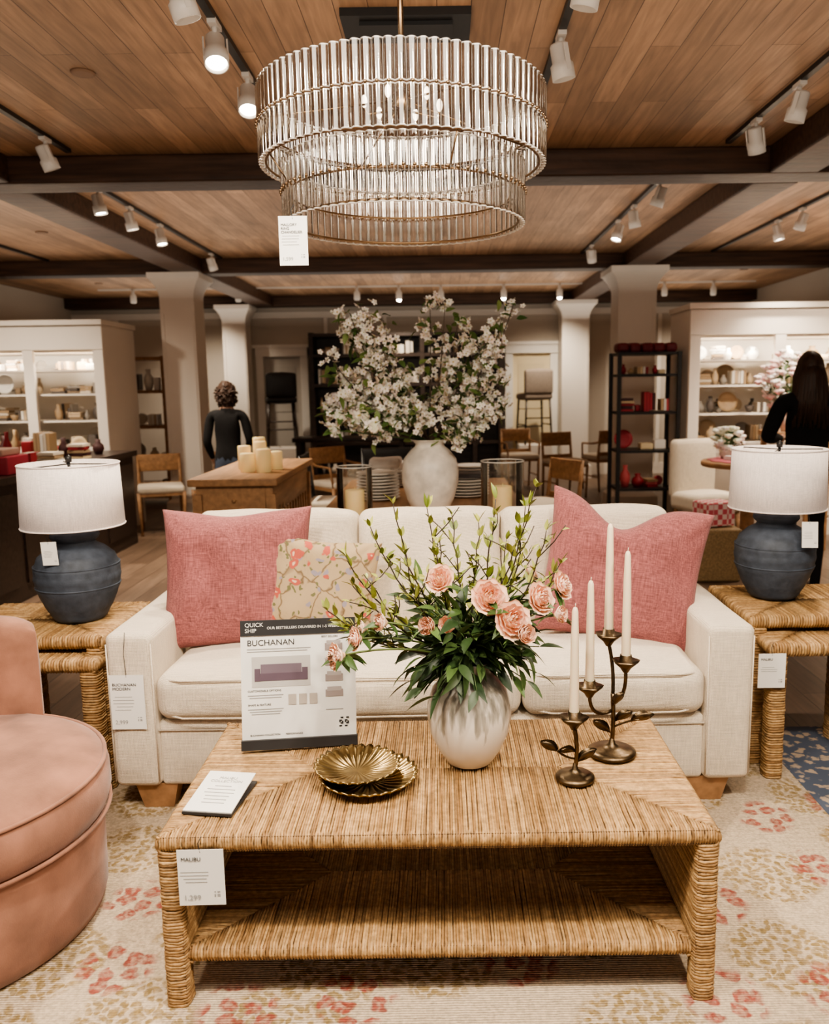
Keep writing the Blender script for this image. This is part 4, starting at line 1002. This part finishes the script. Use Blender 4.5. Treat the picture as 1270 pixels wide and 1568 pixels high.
def bouquet(name,x,y,z,rad_,cols,n,pot,hh=.12):
    g=group(name,(x,y,z)); b=MB(); b.lathe([(0,0),(.05,0),(.07,hh*.5),(.055,hh),(.06,hh+.01),(.04,hh),(0,.02)],20,col=pot); b.obj('vase',M_vc,g)
    b=MB()
    for k in range(n):
        d=Vector((R.gauss(0,1),R.gauss(0,1),R.gauss(0,.9))).normalized()*rad_*R.uniform(.7,1); c=Vector((0,0,hh+rad_*.8))+d
        b.tube([(0,0,hh*.5),c],.002,4,(.08,.14,.04)); tint=R.choice(cols)
        b.ball(c,.022,4,col=tint,mi=1)
        for q in range(6):
            a=q; e=c+Vector((math.cos(a)*.02,math.sin(a)*.02,.005)); b.ball(e,.018,3,col=lerp(tint,(1,1,1),.2),mi=1,sq=(1,1,.8))
        leaf(b,c-d*.3,(R.uniform(-1,1),R.uniform(-1,1),-.2),.07,.03,(.08,.15,.05))
    b.obj('blooms',[M_leaf,M_petal],g)
bouquet('white_rose_bouquet',TX-.14,TY+.12,TH+.014,.12,[(.88,.86,.66),(.90,.88,.80)],50,(.75,.7,.6),.06)
bouquet('pink_blossom_bouquet',2.98,7.2,1.05,.26,[(.75,.42,.42),(.85,.62,.58),(.90,.82,.78)],120,(.7,.55,.45),.22)
b=MB(); b.rbox((3.12,7.35,1.02),(.5,.45,.05),.01,2,2)
for sx in(-1,1):
    for sy in(-1,1): b.box((3.12+sx*.21,7.35+sy*.18,.5),(.04,.04,1.0))
b.obj('tall_display_table',M_wood)
def gingham():
    m=mat('pink_gingham',(.8,.3,.35),.8); nt=m.node_tree;N=nt.nodes;L=nt.links
    tc=N.new('ShaderNodeTexCoord'); ch=N.new('ShaderNodeTexChecker'); ch.inputs['Scale'].default_value=26; ch.inputs['Color1'].default_value=(.62,.12,.15,1); ch.inputs['Color2'].default_value=(.80,.62,.59,1); L.new(tc.outputs['Object'],ch.inputs['Vector']); L.new(ch.outputs[0],N['Principled BSDF'].inputs['Base Color']); return m
g=group('gingham_gift_boxes',(2.04,6.2,0))
b=MB(); b.rbox((0,0,.50),(.24,.20,.18),.01,2,2,M=Matrix.Rotation(.3,4,'Z')); b.obj('box',gingham(),g)
b=MB(); b.rbox((0,0,.20),(.34,.32,.40),.02,2,3,col=(.3,.2,.1)); b.obj('basket',M_rush,g)

# ---------------------------------------------------------------- people
def person(name,loc,rz,H,torso_m,leg_m,hair,armpose,sh=1.0,fat=1.0):
    g=group(name,loc,(0,0,rad(rz))); k=H/1.70
    V=[];E=[];RR=[]
    def v(p,r,par=None):
        V.append((p[0]*k,p[1]*k,p[2]*k)); RR.append((r[0]*k,r[1]*k) if isinstance(r,tuple) else (r*k,r*k))
        if par is not None: E.append((par,len(V)-1))
        return len(V)-1
    f=fat
    pel=v((0,0,.94),(.135*f,.105)); wa=v((0,0,1.06),(.118*f,.090),pel); ch=v((0,.01,1.22),(.14*f,.10),wa); uc=v((0,.015,1.36),(.125,.085),ch); ne=v((0,.005,1.45),.052,uc); hb=v((0,-.01,1.53),.05,ne)
    hands=[]
    for s,(el,wr) in zip((-1,1),armpose):
        shv=v((s*.165*sh,.01,1.375),.055*f,uc); e=v(el,.043*f,shv); m1=v(tuple((el[i]+wr[i])/2 for i in range(3)),.037*f,e); w=v(wr,.025,m1)
        hd=(Vector(wr)-Vector(el)).normalized(); pm=v(tuple(Vector(wr)+hd*.06),(.034,.02),w); hands.append((s,Vector(wr),hd))
    for s in(-1,1):
        hp=v((s*.085,0,.86),.085,pel); kn=v((s*.095,-.01,.49),.056,hp); cf=v((s*.10,.015,.34),.052,kn); an=v((s*.10,.02,.09),.036,cf); he=v((s*.10,.0,.045),.04,an); to=v((s*.115,-.15,.032),.03,he)
    me=bpy.data.meshes.new(name+'_rig'); me.from_pydata(V,E,[]); o=bpy.data.objects.new('tmp',me); C.objects.link(o)
    sk=o.modifiers.new('s','SKIN'); sk.use_smooth_shade=True
    for i,r in enumerate(RR):
        d=me.skin_vertices[0].data[i]; d.radius=r; d.use_root=(i==0)
    ss=o.modifiers.new('ss','SUBSURF'); ss.levels=2; ss.render_levels=2
    dg=bpy.context.evaluated_depsgraph_get(); nm=bpy.data.meshes.new_from_object(o.evaluated_get(dg)); bpy.data.objects.remove(o)
    nm.materials.clear()
    for m in (M_skin,torso_m,leg_m,M_black): nm.materials.append(m)
    for p in nm.polygons:
        c=p.center/k; p.use_smooth=True
        if c.z<.075: p.material_index=3
        elif c.z>1.44: p.material_index=0
        elif abs(c.x)<.19 and c.z<.93 and not any((Vector(c)-w).length<.16 for _,w,_h in hands): p.material_index=2
        else:
            nearh=any((Vector(c)-w).length<.12 and (Vector(c)-w).dot(h)>-.01 for _,w,h in hands); p.material_index=0 if nearh else 1
    bo=bpy.data.objects.new('body',nm); C.objects.link(bo); bo.parent=g
    b=MB()
    for s,w,h in hands:
        side=Vector((0,-1,0)); side=(side-h*side.dot(h)); side=side.normalized() if side.length>.2 else Vector((1,0,0)); nrm=h.cross(side)*s
        for i,L_ in enumerate((.065,.075,.07,.055)):
            st=w+h*.08+side*(.027-.018*i); p1=st+h*L_*.45; p2=p1+(h*.8+nrm*.4).normalized()*L_*.3; p3=p2+(h*.5+nrm*.8).normalized()*L_*.25
            b.tube([x*k for x in(st-h*.02,p1,p2,p3)],[.009*k,.0085*k,.008*k,.006*k],8)
        st=w+h*.035+side*.025; b.tube([x*k for x in (st,st+(h+side).normalized()*.035,st+(h*1.3+side*.7).normalized()*.062)],[.011*k,.010*k,.007*k],8)
    n=28;vs=[];fs=[]; hc=Vector((0,-.015,1.595))
    for i in range(n+1):
        ph=pi*i/n
        for j in range(n*2):
            th=pi*j/n; x=math.sin(ph)*math.cos(th);y=math.sin(ph)*math.sin(th);z=math.cos(ph)
            sx=.076*(1-.22*max(0,-z)**1.3); sy=.096*(1-.10*max(0,-z)); q=Vector((x*sx,y*sy,z*.115))
            if y<0:
                q.y-= .020*math.exp(-((x/.16)**2+((z+.12)/.20)**2)) ; q.y-=.007*math.exp(-((x/.3)**2+((z+.5)/.1)**2)); q.y+=.010*math.exp(-(((abs(x)-.38)/.18)**2+((z-.06)/.13)**2)); q.y-=.010*math.exp(-((x/.3)**2+((z+.85)/.2)**2))
            vs.append((q+hc)*k)
    m2=n*2
    for i in range(n):
        for j in range(m2): fs.append([i*m2+j,(i+1)*m2+j,(i+1)*m2+(j+1)%m2,i*m2+(j+1)%m2])
    b.add(vs,fs)
    for s in(-1,1): b.ball(Vector((s*.078,.005,1.59))*k,.03*k,6,sq=(.35,.6,1))
    b.obj('head_and_hands',M_skin,g)
    b=MB()
    for s in(-1,1): b.ball(Vector((s*.03,-.098,1.602))*k,.012*k,6,col=(.05,.03,.02))
    b.rbox(Vector((0,-.108,1.54))*k,(.045*k,.01*k,.012*k),.004,2,2,col=(.45,.15,.13)); b.obj('eyes_and_mouth',M_vc,g)
    b=MB(); vs=[];fs=[]
    for i in range(n+1):
        ph=pi*i/n
        for j in range(m2):
            th=pi*j/n; x=math.sin(ph)*math.cos(th);y=math.sin(ph)*math.sin(th);z=math.cos(ph)
            lim=-.85 if y>-.1 else .28+.0*y
            if z<lim: z2=lim; f_=math.sqrt(max(0,1-z2*z2))*.75; l=math.hypot(x,y) or 1; x,y,z=x/l*f_,y/l*f_,z2
            q=Vector((x*.09,y*.108+.006,z*.128)); q+=noise.noise_vector(q*30)*(.012 if hair=='curly' else .003); vs.append((q+hc)*k)
    for i in range(n):
        for j in range(m2): fs.append([i*m2+j,(i+1)*m2+j,(i+1)*m2+(j+1)%m2,i*m2+(j+1)%m2])
    b.add(vs,fs)
    rr=random.Random(3)
    if hair=='curly':
        for q in range(480):
            d=Vector((rr.gauss(0,1),rr.gauss(.5,1),rr.gauss(-.15,1))).normalized()
            if d.y<-.2 and d.z<.4: continue
            p=hc+Vector((d.x*.100,d.y*.114,d.z*.132-.018))
            t1=Vector((rr.uniform(-1,1),rr.uniform(-1,1),rr.uniform(-1.6,.2))).normalized()*.03
            b.tube([(p-d*.016)*k,(p+d*.008+t1*.5)*k,(p+t1)*k],[.008*k,.009*k,.004*k],5)
    else:
        for q in range(110):
            a=rr.uniform(-.25,pi+.25); x=math.cos(a)*.085; y=math.sin(a)*.10
            p0=hc+Vector((x*.8,y*.9,.05)); L_=rr.uniform(.30,.42)
            pts=[p0,hc+Vector((x*1.12,y*1.1+.01,-.05)),hc+Vector((x*1.25+rr.uniform(-.01,.01),max(y,.0)*.7+.055,-.20)),hc+Vector((x*1.15+rr.uniform(-.03,.03),max(y,0)*.4+.10,-L_))]
            b.tube([p*k for p in pts],[.012*k,.016*k,.014*k,.004*k],6)
    b.obj('hair',M_hair,g)
    return g
person('shopper_woman_short_hair',(-2.0,7.75,0),185,1.53,M_blk,M_jean,'curly',[((-.225,.01,1.10),(-.17,-.20,1.05)),((.215,.02,1.10),(.185,-.10,.92))],1.0,1.08)
person('shopper_woman_long_hair',(2.50,5.70,0),172,1.66,M_blk,M_blk,'long',[((-.27,.0,1.12),(-.12,-.24,1.12)),((.27,.0,1.12),(.12,-.24,1.10))],1.08,1.25)

# ---------------------------------------------------------------- lights, world, camera
def area(name,loc,rot,sx,sy,e,col=(1,.88,.74)):
    ld=bpy.data.lights.new(name,'AREA'); ld.shape='RECTANGLE'; ld.size=sx; ld.size_y=sy; ld.energy=e; ld.color=col
    o=bpy.data.objects.new(name,ld); C.objects.link(o); o.location=loc; o.rotation_euler=rot; return o
area('added_overhead_fill',(0,.9,2.7),(rad(20),0,0),2.4,1.0,58)  # unseen fill lamp added overhead to brighten the front area
area('added_uplight_bay_1',(-.4,2.6,2.45),(pi,0,0),9.5,4.6,34)  # three added uplights, unseen, brighten the ceiling bays; no real fixtures
area('added_uplight_bay_2',(-.4,7.5,2.45),(pi,0,0),9.5,3.2,46)
area('added_uplight_bay_3',(-.4,11.5,2.45),(pi,0,0),9.5,3.0,52)
w=bpy.data.worlds.new('w'); bpy.context.scene.world=w; w.use_nodes=True; w.node_tree.nodes['Background'].inputs[0].default_value=(1,.89,.77,1); w.node_tree.nodes['Background'].inputs[1].default_value=.37
cam=bpy.data.cameras.new('camera'); co=bpy.data.objects.new('camera',cam); C.objects.link(co); bpy.context.scene.camera=co
co.matrix_world=Matrix.Translation((0,0,1.483))@Matrix.Rotation(rad(90-8.7),4,'X')@Matrix.Rotation(rad(-.8),4,'Z')
cam.sensor_width=36; cam.lens=29.16; cam.shift_x=-45/1568; cam.dof.use_dof=True; cam.dof.focus_distance=2.35; cam.dof.aperture_fstop=3.5; cam.clip_start=.05
vs_=bpy.context.scene.view_settings
try: vs_.view_transform='AgX'; vs_.look='AgX - Medium High Contrast'
except Exception: pass
vs_.exposure=.38
